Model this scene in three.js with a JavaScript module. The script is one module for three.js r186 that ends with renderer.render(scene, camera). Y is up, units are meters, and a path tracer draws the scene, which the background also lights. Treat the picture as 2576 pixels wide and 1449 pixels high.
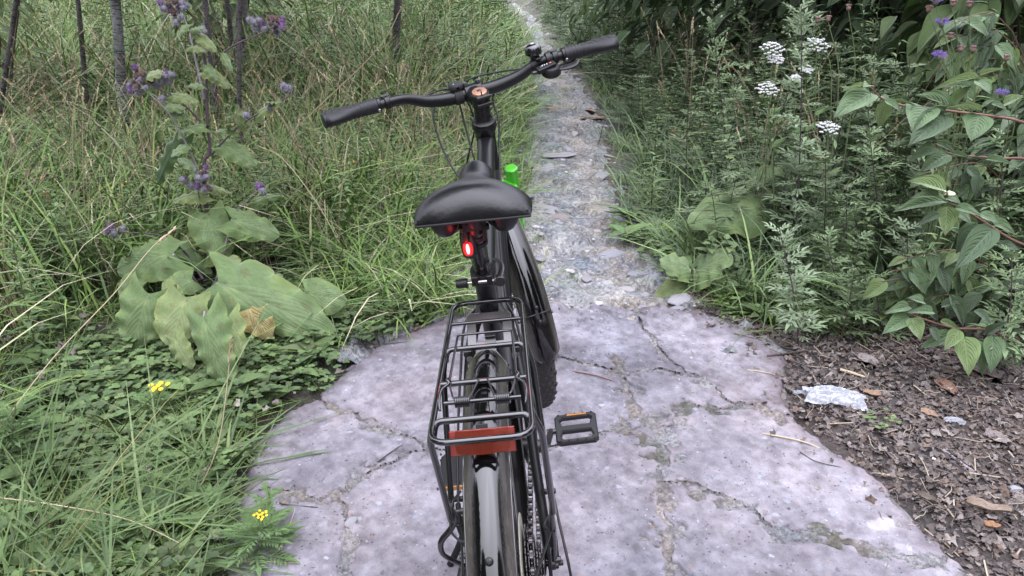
import * as THREE from 'three';
import { mergeGeometries } from 'three/addons/utils/BufferGeometryUtils.js';

// ---------------------------------------------------------------- camera, sky, light, exposure
const scene = new THREE.Scene();
const D2R = Math.PI / 180;
const EYE = new THREE.Vector3(0, 1.388, 0), PITCH = 26.03 * D2R, ROLL = 0.403 * D2R, FOCAL = 1987;   // focal length in units of a 2576 x 1449 picture
const camera = new THREE.PerspectiveCamera(2 * Math.atan(724.5 / FOCAL) / D2R, 16 / 9, 0.05, 400);
camera.position.copy(EYE); camera.rotation.order = 'YXZ'; camera.rotation.set(-PITCH, 0, -ROLL);
camera.updateMatrixWorld(true); scene.add(camera);
const renderer = new THREE.WebGLRenderer({ antialias: true });
renderer.toneMapping = THREE.LinearToneMapping; renderer.toneMappingExposure = 3.85;
renderer.shadowMap.enabled = true;
{ // an even overcast, brighter overhead, a little cooler than white
  const w = 256, h = 128, d = new Float32Array(w * h * 4);
  for (let j = 0; j < h; j++) for (let i = 0; i < w; i++) {
    const el = Math.sin(((j + .5) / h - .5) * Math.PI), a = i / w * Math.PI * 2;
    const cl = 1 + .10 * Math.sin(a * 2 + 5 * el) * Math.cos(el * 7 + a) + .06 * Math.sin(a * 5 + 9 * el);
    const L = el < 0 ? .22 : (.20 + 1.2 * el * el) * cl * 1.2, k = (j * w + i) * 4;
    d[k] = .95 * L; d[k + 1] = .96 * L; d[k + 2] = 1.12 * L; d[k + 3] = 1;
  }
  const t = new THREE.DataTexture(d, w, h, THREE.RGBAFormat, THREE.FloatType);
  t.mapping = THREE.EquirectangularReflectionMapping; t.magFilter = t.minFilter = THREE.LinearFilter; t.wrapS = THREE.RepeatWrapping; t.needsUpdate = true;
  scene.background = t; scene.environment = t;
}
const sun = new THREE.DirectionalLight(new THREE.Color(1, .985, .985), 0.55);
sun.position.set(-3, 9, 2.5); sun.target.position.set(0, 0, -3); scene.add(sun, sun.target);
sun.castShadow = true; sun.shadow.radius = 190; sun.shadow.mapSize.set(2048, 2048);
Object.assign(sun.shadow.camera, { left: -9, right: 9, top: 9, bottom: -9, near: .1, far: 40 });

// ---------------------------------------------------------------- helpers
const V = (x, y, z) => new THREE.Vector3(x, y, z);
function rng(seed) { let a = seed >>> 0; return () => { a = a + 0x6D2B79F5 | 0; let t = Math.imul(a ^ a >>> 15, 1 | a); t = t + Math.imul(t ^ t >>> 7, 61 | t) ^ t; return ((t ^ t >>> 14) >>> 0) / 4294967296; }; }
const hash2 = (x, y) => { let h = Math.imul(x, 374761393) + Math.imul(y, 668265263) | 0; h = Math.imul(h ^ h >>> 13, 1274126177); return ((h ^ h >>> 16) >>> 0) / 4294967296; };
function vnoise(x, y) { const i = Math.floor(x), j = Math.floor(y); let u = x - i, v = y - j; u = u * u * (3 - 2 * u); v = v * v * (3 - 2 * v); const a = hash2(i, j), b = hash2(i + 1, j), c = hash2(i, j + 1), d = hash2(i + 1, j + 1); return a + (b - a) * u + (c - a) * v + (a - b - c + d) * u * v; }
function fbm(x, y, o = 4) { let s = 0, a = .5, n = 0; for (let k = 0; k < o; k++) { s += a * vnoise(x, y); n += a; a *= .5; x = x * 2.03 + 17.3; y = y * 2.01 + 5.7; } return s / n; }
const clamp = (x, a = 0, b = 1) => Math.min(b, Math.max(a, x)), sstep = (a, b, x) => { const t = clamp((x - a) / (b - a)); return t * t * (3 - 2 * t); }, lerp = (a, b, t) => a + (b - a) * t;
// where the line of sight through a place of the 2576 x 1449 picture meets the ground, or a wall at a given distance
const sight = (u, v) => V((u - 1288) / FOCAL, -(v - 724.5) / FOCAL, -1).applyQuaternion(camera.quaternion);
function G(u, v, y = 0) { const r = sight(u, v); return r.multiplyScalar((y - EYE.y) / r.y).add(EYE); }
function at(u, v, d) { const r = sight(u, v); return r.multiplyScalar(-d / r.z).add(EYE); }
const used = {};
function numbered(n) { const k = used[n] = (used[n] ?? -1) + 1; return k ? n + '_' + String(k).padStart(3, '0') : n; }
function tag(o, label, category, group, kind) { if (label) o.userData.label = label; if (category) o.userData.category = category; if (group) o.userData.group = group; if (kind) o.userData.kind = kind; return o; }
function thing(name, label, category, p, group) { const o = new THREE.Group(); o.name = numbered(name); if (p) o.position.copy(p); scene.add(o); return tag(o, label, category, group); }
function mesh(name, geo, m, parent) { const o = new THREE.Mesh(geo, m); o.name = parent ? name : numbered(name); o.castShadow = o.receiveShadow = true; (parent ?? scene).add(o); return o; }
const M4 = (p, q, s) => new THREE.Matrix4().compose(p ?? V(0, 0, 0), q ?? new THREE.Quaternion(), typeof s === 'number' ? V(s, s, s) : s ?? V(1, 1, 1));
const E = (x, y, z, o = 'XYZ') => new THREE.Quaternion().setFromEuler(new THREE.Euler(x, y, z, o));
function basis(dir, hint) { // +z along dir, +y near hint
  const z = dir.clone().normalize(), x = V(0, 0, 0).crossVectors(hint, z); if (x.lengthSq() < 1e-8) x.set(1, 0, 0); x.normalize();
  const y = V(0, 0, 0).crossVectors(z, x); return new THREE.Quaternion().setFromRotationMatrix(new THREE.Matrix4().makeBasis(x, y, z));
}
function tint(g, c) { const n = g.attributes.position.count, a = new Float32Array(n * 3); for (let i = 0; i < n; i++) a.set(c, i * 3); g.setAttribute('color', new THREE.BufferAttribute(a, 3)); return g; }
class MB { // collects pieces into one geometry
  constructor(colored) { this.l = []; this.c = colored; }
  add(g, m, c) { g = g.clone(); if (!g.index) g.setIndex([...Array(g.attributes.position.count).keys()]); if (m) g.applyMatrix4(m); if (!g.attributes.uv) g.setAttribute('uv', new THREE.BufferAttribute(new Float32Array(g.attributes.position.count * 2), 2)); for (const k of Object.keys(g.attributes)) if (!['position', 'normal', 'uv', ...(this.c ? ['color'] : [])].includes(k)) g.deleteAttribute(k); if (this.c && (c || !g.attributes.color)) tint(g, c ?? [1, 1, 1]); this.l.push(g); return this; }
  box(x, y, z, p, q, c) { return this.add(rbox(x, y, z), M4(p, q), c); }
  cyl(a, b, r, c, r2 = r, n = 16) { const d = b.clone().sub(a); return this.add(cap(r, r2, d.length(), n), M4(a, basis(d, V(.13, 1, .21)), 1), c); }
  get geo() { return this.l.length === 1 ? this.l[0] : mergeGeometries(this.l); }
  build(name, m, parent) { return mesh(name, this.geo, m, parent); }
}
const capCache = {};
function cap(r, r2, len, n = 16) { // a closed round bar along +z from the origin, with chamfered ends
  const b = Math.min(.0012, r * .25, len * .2), pts = [[0, 0], [r - b, 0], [r, b], [r2, len - b], [r2 - b, len], [0, len]].map(([x, y]) => new THREE.Vector2(Math.max(x, 0), y));
  const g = new THREE.LatheGeometry(pts, n); g.rotateX(Math.PI / 2); g.scale(1, 1, 1);
  return crease(g);
}
function crease(g) { // recompute normals with hard rings: split by face angle
  g = g.toNonIndexed(); g.computeVertexNormals(); const p = g.attributes.position, N = g.attributes.normal, map = new Map(), key = i => [p.getX(i), p.getY(i), p.getZ(i)].map(v => Math.round(v * 1e5)).join();
  for (let i = 0; i < p.count; i++) { const k = key(i); if (!map.has(k)) map.set(k, []); map.get(k).push(i); }
  const out = new Float32Array(p.count * 3), a = V(0, 0, 0), b = V(0, 0, 0);
  for (const l of map.values()) for (const i of l) { const s = V(0, 0, 0); a.fromBufferAttribute(N, i); for (const j of l) { b.fromBufferAttribute(N, j); if (a.dot(b) > .8) s.add(b); } s.normalize(); out.set([s.x, s.y, s.z], i * 3); }
  g.setAttribute('normal', new THREE.BufferAttribute(out, 3)); g.setIndex([...Array(p.count).keys()]); return g;
}
function rbox(x, y, z, b = Math.min(x, y, z) * .14) { // a box with chamfered edges
  const s = new THREE.Shape(), X = x / 2 - b, Y = y / 2 - b; s.moveTo(-X, -Y); s.lineTo(X, -Y); s.lineTo(X, Y); s.lineTo(-X, Y); s.closePath();
  const g = new THREE.ExtrudeGeometry(s, { depth: z - 2 * b, bevelEnabled: true, bevelThickness: b, bevelSize: b, bevelSegments: 1 }); g.translate(0, 0, -z / 2 + b); return g;
}
function ext(pts, depth, b = .001, holes = []) { // a flat outline in xy made thick along z, centred
  const s = new THREE.Shape(pts.map(([x, y]) => new THREE.Vector2(x, y))); for (const h of holes) s.holes.push(new THREE.Path(h.map(([x, y]) => new THREE.Vector2(x, y))));
  const g = new THREE.ExtrudeGeometry(s, { depth: depth - 2 * b, bevelEnabled: true, bevelThickness: b, bevelSize: b, bevelOffset: -b, bevelSegments: 1 }); g.translate(0, 0, -depth / 2 + b); return g;
}
const circle = (r, n, x = 0, y = 0) => Array.from({ length: n }, (_, i) => [x + r * Math.cos(i / n * 2 * Math.PI), y + r * Math.sin(i / n * 2 * Math.PI)]);
// a tube along points; r is a number or a function of 0..1; round = corner radius, or 'spline'
function smooth(pts, n = 6) { const c = new THREE.CatmullRomCurve3(pts, false, 'centripetal'); return c.getPoints((pts.length - 1) * n); }
function fillet(pts, r, n = 6, closed = false) {
  const out = [], L = pts.length;
  for (let i = 0; i < L; i++) {
    if (!closed && (i === 0 || i === L - 1)) { out.push(pts[i].clone()); continue; }
    const a = pts[(i + L - 1) % L], p = pts[i], b = pts[(i + 1) % L], d1 = a.clone().sub(p), d2 = b.clone().sub(p), k = Math.min(r, d1.length() * .49, d2.length() * .49);
    const s = p.clone().addScaledVector(d1.normalize(), k), e = p.clone().addScaledVector(d2.normalize(), k);
    for (let j = 0; j <= n; j++) { const t = j / n; out.push(s.clone().multiplyScalar((1 - t) * (1 - t)).addScaledVector(p, 2 * t * (1 - t)).addScaledVector(e, t * t)); }
  }
  if (closed) out.push(out[0].clone()); return out;
}
function tube(pts, r, { n = 10, closed = false, flat = 1, up = V(0, 1, 0) } = {}) {
  const pos = [], nor = [], uv = [], idx = [], L = pts.length; let N = null, len = 0;
  const ringAt = (p, T, N, B, rad, v) => { for (let j = 0; j <= n; j++) { const a = j / n * 2 * Math.PI, c = Math.cos(a), s = Math.sin(a); const d = V(0, 0, 0).addScaledVector(N, c * flat).addScaledVector(B, s); pos.push(p.x + d.x * rad, p.y + d.y * rad, p.z + d.z * rad); const m = V(0, 0, 0).addScaledVector(N, c / flat).addScaledVector(B, s).normalize(); nor.push(m.x, m.y, m.z); uv.push(j / n, v); } };
  for (let i = 0; i < L; i++) {
    const T = pts[Math.min(i + 1, L - 1)].clone().sub(pts[Math.max(i - 1, 0)]);
    if (closed && (i === 0 || i === L - 1)) T.copy(pts[1]).sub(pts[L - 2]);
    T.normalize(); if (!N) { N = up.clone().addScaledVector(T, -up.dot(T)); if (N.lengthSq() < 1e-4) N.set(1, 0, 0).addScaledVector(T, -T.x); } else N.addScaledVector(T, -N.dot(T)); N.normalize();
    if (i) len += pts[i].distanceTo(pts[i - 1]);
    ringAt(pts[i], T, N, V(0, 0, 0).crossVectors(T, N), typeof r === 'function' ? r(i / (L - 1)) : r, len);
  }
  for (let i = 0; i < L - 1; i++) for (let j = 0; j < n; j++) { const a = i * (n + 1) + j, b = a + n + 1; idx.push(a, a + 1, b, b, a + 1, b + 1); }
  if (!closed) for (const e of [0, L - 1]) { // flat caps
    const T = (e ? pts[e].clone().sub(pts[e - 1]) : pts[0].clone().sub(pts[1])).normalize(), c = pos.length / 3, o = e * (n + 1); pos.push(pts[e].x, pts[e].y, pts[e].z); nor.push(T.x, T.y, T.z); uv.push(.5, 0);
    for (let j = 0; j <= n; j++) { const k = (o + j) * 3; pos.push(pos[k], pos[k + 1], pos[k + 2]); nor.push(T.x, T.y, T.z); uv.push(0, 0); }
    for (let j = 0; j < n; j++) e ? idx.push(c, c + 1 + j, c + 2 + j) : idx.push(c, c + 2 + j, c + 1 + j);
  }
  const g = new THREE.BufferGeometry(); g.setAttribute('position', new THREE.Float32BufferAttribute(pos, 3)); g.setAttribute('normal', new THREE.Float32BufferAttribute(nor, 3)); g.setAttribute('uv', new THREE.Float32BufferAttribute(uv, 2)); g.setIndex(idx); return g;
}
// a sheet of (rows x cols) from a function (u, v) -> point
function sheet(f, nu, nv, closedU = false) {
  const pos = [], uv = [], idx = []; for (let i = 0; i <= nu; i++) for (let j = 0; j <= nv; j++) { const p = f(i / nu, j / nv); pos.push(p.x, p.y, p.z); uv.push(j / nv, i / nu); }
  for (let i = 0; i < nu; i++) for (let j = 0; j < nv; j++) { const a = i * (nv + 1) + j, b = a + nv + 1; idx.push(a, b, a + 1, b, b + 1, a + 1); }
  const g = new THREE.BufferGeometry(); g.setAttribute('position', new THREE.Float32BufferAttribute(pos, 3)); g.setAttribute('uv', new THREE.Float32BufferAttribute(uv, 2)); g.setIndex(idx); g.computeVertexNormals(); return g;
}
// ---------------------------------------------------------------- textures
function tex(w, h, f, srgb, rx = 1, ry = 1) { // f(x, y) -> [r, g, b] of 0..255 (as shown) or a number
  const d = new Uint8Array(w * h * 4); for (let y = 0; y < h; y++) for (let x = 0; x < w; x++) { const c = f(x, y), k = (y * w + x) * 4; if (typeof c === 'number') d[k] = d[k + 1] = d[k + 2] = clamp(c, 0, 255); else { d[k] = clamp(c[0], 0, 255); d[k + 1] = clamp(c[1], 0, 255); d[k + 2] = clamp(c[2], 0, 255); } d[k + 3] = 255; }
  const t = new THREE.DataTexture(d, w, h); t.wrapS = t.wrapT = THREE.RepeatWrapping; t.magFilter = t.minFilter = THREE.LinearFilter; if (srgb) t.colorSpace = THREE.SRGBColorSpace; t.repeat.set(rx, ry); t.needsUpdate = true; return t;
}
function tnoise(n, cells, seed, oct = 4) { // tileable fbm on an n x n raster, values 0..1
  const o = new Float32Array(n * n); let amp = .5, tot = 0;
  for (let k = 0; k < oct; k++) { const c = cells << k; for (let y = 0; y < n; y++) { const fy = y / n * c, j = Math.floor(fy); let v = fy - j; v = v * v * (3 - 2 * v); for (let x = 0; x < n; x++) { const fx = x / n * c, i = Math.floor(fx); let u = fx - i; u = u * u * (3 - 2 * u); const h = (a, b) => hash2(((i + a) % c) + seed * 131 + k * 7919, ((j + b) % c) + seed * 57); const a = h(0, 0), b = h(1, 0), e = h(0, 1), g = h(1, 1); o[y * n + x] += amp * (a + (b - a) * u + (e - a) * v + (a - b - e + g) * u * v); } } tot += amp; amp *= .55; }
  for (let i = 0; i < o.length; i++) o[i] /= tot; return o;
}
const std = o => new THREE.MeshStandardMaterial({ side: THREE.DoubleSide, ...o }), phy = o => new THREE.MeshPhysicalMaterial({ side: THREE.DoubleSide, ...o });
const rgb = (r, g, b) => new THREE.Color().setRGB(r, g, b);
// ---------------------------------------------------------------- the ground: slab of old concrete, dirt path, soil
const inPoly = (P, x, z) => { let c = false; for (let i = 0, j = P.length - 1; i < P.length; j = i++) { const [a, b] = P[i], [d, e] = P[j]; if ((b > z) !== (e > z) && x < (d - a) * (z - b) / (e - b) + a) c = !c; } return c; };
const segD = (x, z, a, b) => { const dx = b[0] - a[0], dz = b[1] - a[1], t = clamp(((x - a[0]) * dx + (z - a[1]) * dz) / (dx * dx + dz * dz + 1e-12)); return Math.hypot(x - a[0] - dx * t, z - a[1] - dz * t); };
const polyD = (P, x, z, open) => { let m = 9; for (let i = open ? 1 : 0; i < P.length; i++) m = Math.min(m, segD(x, z, P[(i + P.length - 1) % P.length], P[i])); return m; };
const gp = l => l.map(([u, v]) => { const p = G(u, v); return [p.x, p.z]; });
const SLAB = [...gp([[560, 1449], [520, 1400], [565, 1330], [600, 1200], [640, 1100], [720, 1030], [800, 985], [870, 925], [935, 865], [1020, 828], [1110, 790], [1200, 768], [1390, 762], [1500, 763], [1600, 768], [1690, 768], [1800, 790], [1900, 830], [1985, 895], [2005, 970], [2000, 1010], [2030, 1060], [2120, 1125], [2225, 1190], [2300, 1270], [2395, 1365], [2480, 1449]]), [1.2, -.9], [1.25, .8], [-1.0, .8], [-.9, -.9]];
const CRACKS = [
  [.0105, [[1555, 905], [1560, 945], [1573, 975], [1598, 1025], [1623, 1070], [1655, 1095], [1653, 1125], [1663, 1175], [1668, 1210], [1673, 1225], [1663, 1275], [1678, 1325], [1675, 1375], [1688, 1425], [1690, 1560], [1710, 1900]]],
  [.0062, [[1670, 1213], [1743, 1218], [1793, 1235], [1843, 1260], [1893, 1280], [1923, 1310], [1958, 1335], [2018, 1338], [2093, 1352], [2168, 1376], [2218, 1397], [2343, 1412], [2420, 1400]]],
  [.0085, [[1655, 1085], [1690, 1068], [1706, 1030], [1743, 1020], [1793, 1024], [1843, 1019], [1893, 1020], [1943, 1040], [1993, 1050], [2040, 1052]]],
  [.0058, [[1558, 942], [1610, 940], [1670, 932], [1743, 940], [1783, 970], [1830, 1000], [1890, 1016]]],
  [.0045, [[1600, 765], [1620, 830], [1643, 870], [1678, 900], [1713, 920], [1745, 942]]],
  [.0042, [[1558, 935], [1500, 925], [1430, 905], [1360, 905], [1250, 925]]],
  [.0042, [[780, 1000], [860, 1035], [950, 1070], [1006, 1095], [1100, 1125], [1250, 1150], [1400, 1130], [1520, 1085], [1622, 1070]]],
  [.0052, [[600, 1245], [680, 1235], [740, 1237], [800, 1247], [875, 1220], [950, 1175], [1006, 1146], [1090, 1128]]],
  [.0045, [[848, 1240], [862, 1292], [875, 1330], [880, 1400], [870, 1460], [890, 1800]]],
  //[.0042, [[1725, 810], [1800, 835], [1870, 860], [1930, 895], [1990, 900]]],
  //[.004, [[1665, 1290], [1560, 1330], [1440, 1345], [1300, 1400]]],
  //[.004, [[1678, 1340], [1800, 1345], [1958, 1336]]],
].map(([w, l]) => [w, gp(l)]);
const warp = (x, z) => [x + (fbm(x * 9, z * 9) - .5) * .05 + (fbm(x * 38, z * 38, 3) - .5) * .030, z + (fbm(x * 9 + 40, z * 9) - .5) * .05 + (fbm(x * 38 + 9, z * 38, 3) - .5) * .030];
function slabPoint(x, z) {
  const [X, Z] = warp(x, z), out = inPoly(SLAB, X, Z), e = polyD(SLAB, X, Z) * (out ? 1 : -1);      // e > 0 inside
  let g = 0, near = 9; for (const [w, l] of CRACKS) { const d = polyD(l, X, Z, true); const ww = Math.max(.0036, w * (.2 + 1.6 * fbm(x * 14 + w * 900, z * 14, 2))); near = Math.min(near, d / ww); g = Math.max(g, sstep(1.2, .75, d / ww)); }
  const chips = sstep(.54, .60, fbm(x * 30 + 3, z * 30)) * sstep(8, 3, near) + .4 * sstep(.74, .8, fbm(x * 20 + 3, z * 20 + 8));
  let y = (fbm(x * 2.2, z * 2.2) - .5) * .016 + (fbm(x * 22, z * 22) - .5) * .005 + (fbm(x * 70, z * 70, 3) - .5) * .0028 - (.012 + .026 * sstep(.40, .62, fbm(x * 5 + 3, z * 5 + 8, 3))) * g - .010 * chips;
  const rough = sstep(-2.45, -2.72, z); y += rough * (fbm(x * 13 + 7, z * 13) - .45) * .075 + rough * .02 * sstep(.5, .56, fbm(x * 19, z * 19 + 5, 3));
  y -= .05 * sstep(.045, -.01, e) * (.6 + .4 * sstep(-2.2, -2.6, z));
  return [y, near, e, chips];
}
const concreteTex = (() => {
  const n = 1024, A = tnoise(n, 6, 1, 6), B = tnoise(n, 40, 2, 4), C = tnoise(n, 3, 5, 4), c = new Float32Array(n * n * 3), hgt = new Float32Array(n * n), r = rng(11);
  for (let i = 0; i < n * n; i++) { const v = 143 + 52 * (A[i] - .5) + 62 * (B[i] - .5) + (hash2(i, 3) - .5) * 26, w = (C[i] - .5) * 16; c.set([v + 6 + w, v - 1 + w * .4, v + 3], i * 3); hgt[i] = 128 + 90 * (A[i] - .5) + 120 * (B[i] - .5); }
  const cols = [[190, 190, 196], [168, 173, 184], [118, 121, 128], [172, 152, 147], [108, 104, 106], [204, 202, 206], [162, 164, 171], [164, 138, 131]];
  for (let k = 0; k < 2600; k++) { // aggregate showing in the worn face
    const big = r() < .10, R = big ? 3 + r() * 6 : .7 + r() * 2.6, x0 = r() * n, y0 = r() * n, a = r() * 3.14, st = .5 + r() * .5, col = cols[Math.floor(r() * cols.length)], al = big ? .3 + r() * .45 : .5 + r() * .5, e = Math.ceil(R + 2), ph = r() * 100;
    for (let y = -e; y <= e; y++) for (let x = -e; x <= e; x++) { const X = x * Math.cos(a) + y * Math.sin(a), Y = (-x * Math.sin(a) + y * Math.cos(a)) / st, d = Math.hypot(X, Y) * (1 + .7 * (vnoise(x * .45 + ph, y * .45) - .5)); if (d > R) continue; const m = al * sstep(R, R - 1.2, d), i = (((y0 + y | 0) + n) % n) * n + ((x0 + x | 0) + n) % n; for (let q = 0; q < 3; q++) c[i * 3 + q] = lerp(c[i * 3 + q], col[q], m); hgt[i] += m * 22 * (k % 2 ? 1 : -1); }
  }
  for (let k = 0; k < 900; k++) { const x0 = r() * n | 0, y0 = r() * n | 0, R = .6 + r() * 1.8; for (let y = -3; y <= 3; y++) for (let x = -3; x <= 3; x++) if (Math.hypot(x, y) < R) { const i = ((y0 + y + n) % n) * n + (x0 + x + n) % n; for (let q = 0; q < 3; q++) c[i * 3 + q] *= .66; hgt[i] -= 40; } }
  return { map: tex(n, n, (x, y) => { const i = (y * n + x) * 3; return [c[i], c[i + 1], c[i + 2]]; }, true), bump: tex(n, n, (x, y) => hgt[y * n + x]) };
})();
const M = {};
M.concrete = std({ map: concreteTex.map, bumpMap: concreteTex.bump, bumpScale: .010, roughness: .9, vertexColors: true });
const soilTex = (() => {
  const n = 512, A = tnoise(n, 8, 21, 6), B = tnoise(n, 48, 22, 3), C = tnoise(n, 4, 25, 4);
  return { map: tex(n, n, (x, y) => { const i = y * n + x, v = 140 + 70 * (A[i] - .5) + 90 * (B[i] - .5) + (hash2(x, y + 900) - .5) * 30, w = (C[i] - .5) * 22; return [v + w, v, v - w]; }, true), bump: tex(n, n, (x, y) => { const i = y * n + x; return 128 + 130 * (A[i] - .5) + 150 * (B[i] - .5) + (hash2(x, y + 70) - .5) * 40; }) };
})();
M.soil = std({ map: soilTex.map, bumpMap: soilTex.bump, bumpScale: .03, roughness: 1, vertexColors: true });

const slab = new THREE.Group(); slab.name = 'concrete_slab'; tag(slab, 'cracked grey concrete slab under the parked bicycle', null, null, 'structure'); scene.add(slab);
{
  const xs = [], zs = []; for (let x = -1.12; x <= 1.36; x += .0043) xs.push(x); for (let z = -2.86; z < -1.16; z += .0043) zs.push(z); for (let z = -1.16; z <= .85; z += .04) zs.push(z);
  const nx = xs.length, nz = zs.length, H = new Float32Array(nx * nz), N = new Float32Array(nx * nz), EE = new Float32Array(nx * nz), CH = new Float32Array(nx * nz);
  for (let j = 0; j < nz; j++) for (let i = 0; i < nx; i++) { const [y, n, e, c] = slabPoint(xs[i], zs[j]), k = j * nx + i; H[k] = y; N[k] = n; EE[k] = e; CH[k] = c; }
  const col = (k, x, z) => {
    const p = fbm(x * 1.7 + 4, z * 1.7, 3), q = fbm(x * 6, z * 6, 4), far = sstep(-1.9, -2.6, z); let v = .765 + .42 * (p - .5) + .5 * (q - .5); const c = [v * .895, v * .93, v * .985], br = .28 * sstep(.52, .70, fbm(x * 2.6 + 50, z * 2.6, 5)); for (let t = 0; t < 3; t++) c[t] *= lerp(1, [.90, .82, .74][t], br); const gr = sstep(.60, .66, fbm(x * 55 + 9, z * 55, 3)); for (let t = 0; t < 3; t++) c[t] *= 1 - .14 * gr;
    const dust = sstep(3.2, .8, N[k]) * (.35 + .5 * q); for (let t = 0; t < 3; t++) c[t] = lerp(c[t], [.95, .87, .82][t], dust * .6);
    const pale = sstep(.60, .72, fbm(x * 3.3 + 21, z * 3.3, 5)); for (let t = 0; t < 3; t++) c[t] *= 1 + .2 * pale;
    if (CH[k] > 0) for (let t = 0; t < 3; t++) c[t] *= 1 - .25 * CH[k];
    const b = G(2215, 1318), bd = Math.hypot((x - b.x) * .8 + (z - b.z) * .35, (z - b.z) * 1.5) + (fbm(x * 30, z * 30) - .5) * .05; const w = sstep(.036, .024, bd) * .8; for (let t = 0; t < 3; t++) c[t] = lerp(c[t], 1.15, w);
    const s = G(610, 1200), sd = Math.hypot(x - s.x, (z - s.z) * 1.4) + (fbm(x * 18, z * 18) - .5) * .06, wet = sstep(.07, .03, sd); for (let t = 0; t < 3; t++) c[t] *= 1 - .5 * wet;
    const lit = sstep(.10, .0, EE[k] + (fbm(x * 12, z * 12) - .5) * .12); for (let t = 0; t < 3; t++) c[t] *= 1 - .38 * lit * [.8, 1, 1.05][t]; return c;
  };
  const id = new Int32Array((nx - 1) * (nz - 1)).fill(-1), open = k => { const j = k / (nx - 1) | 0, i = k % (nx - 1), a = j * nx + i; return Math.min(N[a], N[a + 1], N[a + nx], N[a + nx + 1]) > .58 && Math.max(EE[a], EE[a + 1], EE[a + nx], EE[a + nx + 1]) > -.02; };
  for (let s = 0; s < id.length; s++) if (id[s] === -1 && open(s)) {
    const cells = [s]; id[s] = 1; for (let h = 0; h < cells.length; h++) { const c = cells[h], i = c % (nx - 1); for (const d of [i ? c - 1 : -1, i < nx - 2 ? c + 1 : -1, c - nx + 1, c + nx - 1]) if (d >= 0 && d < id.length && id[d] === -1 && open(d)) { id[d] = 1; cells.push(d); } }
    if (cells.length < 12) continue;
    const map = new Map(), pos = [], cl = [], uv = [], idx = [], tilt = [(hash2(s, 1) - .5) * .012, (hash2(s, 2) - .5) * .012, (hash2(s, 3) - .5) * .006];
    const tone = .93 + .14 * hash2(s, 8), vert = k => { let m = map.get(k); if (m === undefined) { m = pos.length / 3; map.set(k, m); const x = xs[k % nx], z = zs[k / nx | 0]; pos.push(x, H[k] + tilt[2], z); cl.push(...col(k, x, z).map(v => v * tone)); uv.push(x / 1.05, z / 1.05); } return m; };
    for (const c of cells) { const j = c / (nx - 1) | 0, i = c % (nx - 1), a = j * nx + i, q = [vert(a), vert(a + nx), vert(a + nx + 1), vert(a + 1)]; idx.push(q[0], q[1], q[2], q[0], q[2], q[3]); }
    const g = new THREE.BufferGeometry(); g.setAttribute('position', new THREE.Float32BufferAttribute(pos, 3)); g.setAttribute('color', new THREE.Float32BufferAttribute(cl, 3)); g.setAttribute('uv', new THREE.Float32BufferAttribute(uv, 2)); g.setIndex(idx); g.computeVertexNormals(); mesh('slab_piece', g, M.concrete, slab);
  }
  const f = sheet((u, v) => { const x = lerp(-1.05, 1.3, v), z = lerp(-2.78, .82, u); return V(x, -.0048 + (fbm(x * 30, z * 30) - .5) * .007 + Math.min(0, polyD(SLAB, x, z) * (inPoly(SLAB, x, z) ? 1 : -1) * .8 - .03), z); }, 260, 170);
  const cl = [], p = f.attributes.position, uv = f.attributes.uv; for (let i = 0; i < p.count; i++) { const q = fbm(p.getX(i) * 8, p.getZ(i) * 8), m = sstep(.66, .76, fbm(p.getX(i) * 5 + 9, p.getZ(i) * 5)); cl.push(lerp(.88, .55, m) * (.7 + .6 * q), lerp(.82, .53, m) * (.7 + .6 * q), lerp(.79, .44, m) * (.7 + .6 * q)); uv.setXY(i, p.getX(i) * 2.2, p.getZ(i) * 2.2); }
  f.setAttribute('color', new THREE.Float32BufferAttribute(cl, 3)); mesh('crack_fill', f, M.soil, slab);
}
let dirtPathMesh;
// the path: its left and right edge by distance
const PATH = [[-2.3, -.75, .98], [-2.79, -.35, .72], [-3.0, -.25, .66], [-3.5, -.08, .58], [-4.0, .03, .57], [-4.6, .06, .6], [-5.67, .13, .66], [-6.2, .15, .66], [-7.2, .15, .58], [-8.4, .17, .47], [-9.2, .2, .44], [-10.5, .19, .38], [-12, .06, .2], [-15, -.4, -.3], [-40, -3, -2.6]];
function pathAt(z) { for (let i = 1; i < PATH.length; i++) if (z >= PATH[i][0]) { const t = clamp((z - PATH[i - 1][0]) / (PATH[i][0] - PATH[i - 1][0])); return [lerp(PATH[i - 1][1], PATH[i][1], t), lerp(PATH[i - 1][2], PATH[i][2], t)]; } return [-3, -2.6]; }
const pathE = (x, z) => { if (z > -2.3) return -1; const [l, r] = pathAt(z); return Math.min(x - l, r - x); };   // > 0 on the path
const slabE = (x, z) => polyD(SLAB, x, z) * (inPoly(SLAB, x, z) ? 1 : -1);
const pathY = (x, z) => -.03 + .028 * sstep(.47, .53, fbm(x * 4.5 + 2, z * 6 + 1, 3)) + .016 * sstep(.5, .55, fbm(x * 9 + 5, z * 11, 3)) + (fbm(x * 3, z * 3) - .5) * .05 + (fbm(x * 16, z * 16) - .5) * .022 + .02 * Math.max(0, vnoise(x * 7, z * 7) - .6) - .0 * z;
const soilY = (x, z) => (fbm(x * 1.3 + 9, z * 1.3) - .5) * .07 + (fbm(x * 9, z * 9) - .5) * .02 + .02 * sstep(0, 1, -pathE(x, z)) - .01;
const groundY = (x, z) => { const e = pathE(x, z), s = slabE(x, z); let y = soilY(x, z); if (e > -.15) y = lerp(y, pathY(x, z) + .0, sstep(-.15, 0, e)); if (s > -.15) y = lerp(y, -.014, sstep(-.12, .0, s)); return y; };
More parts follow.
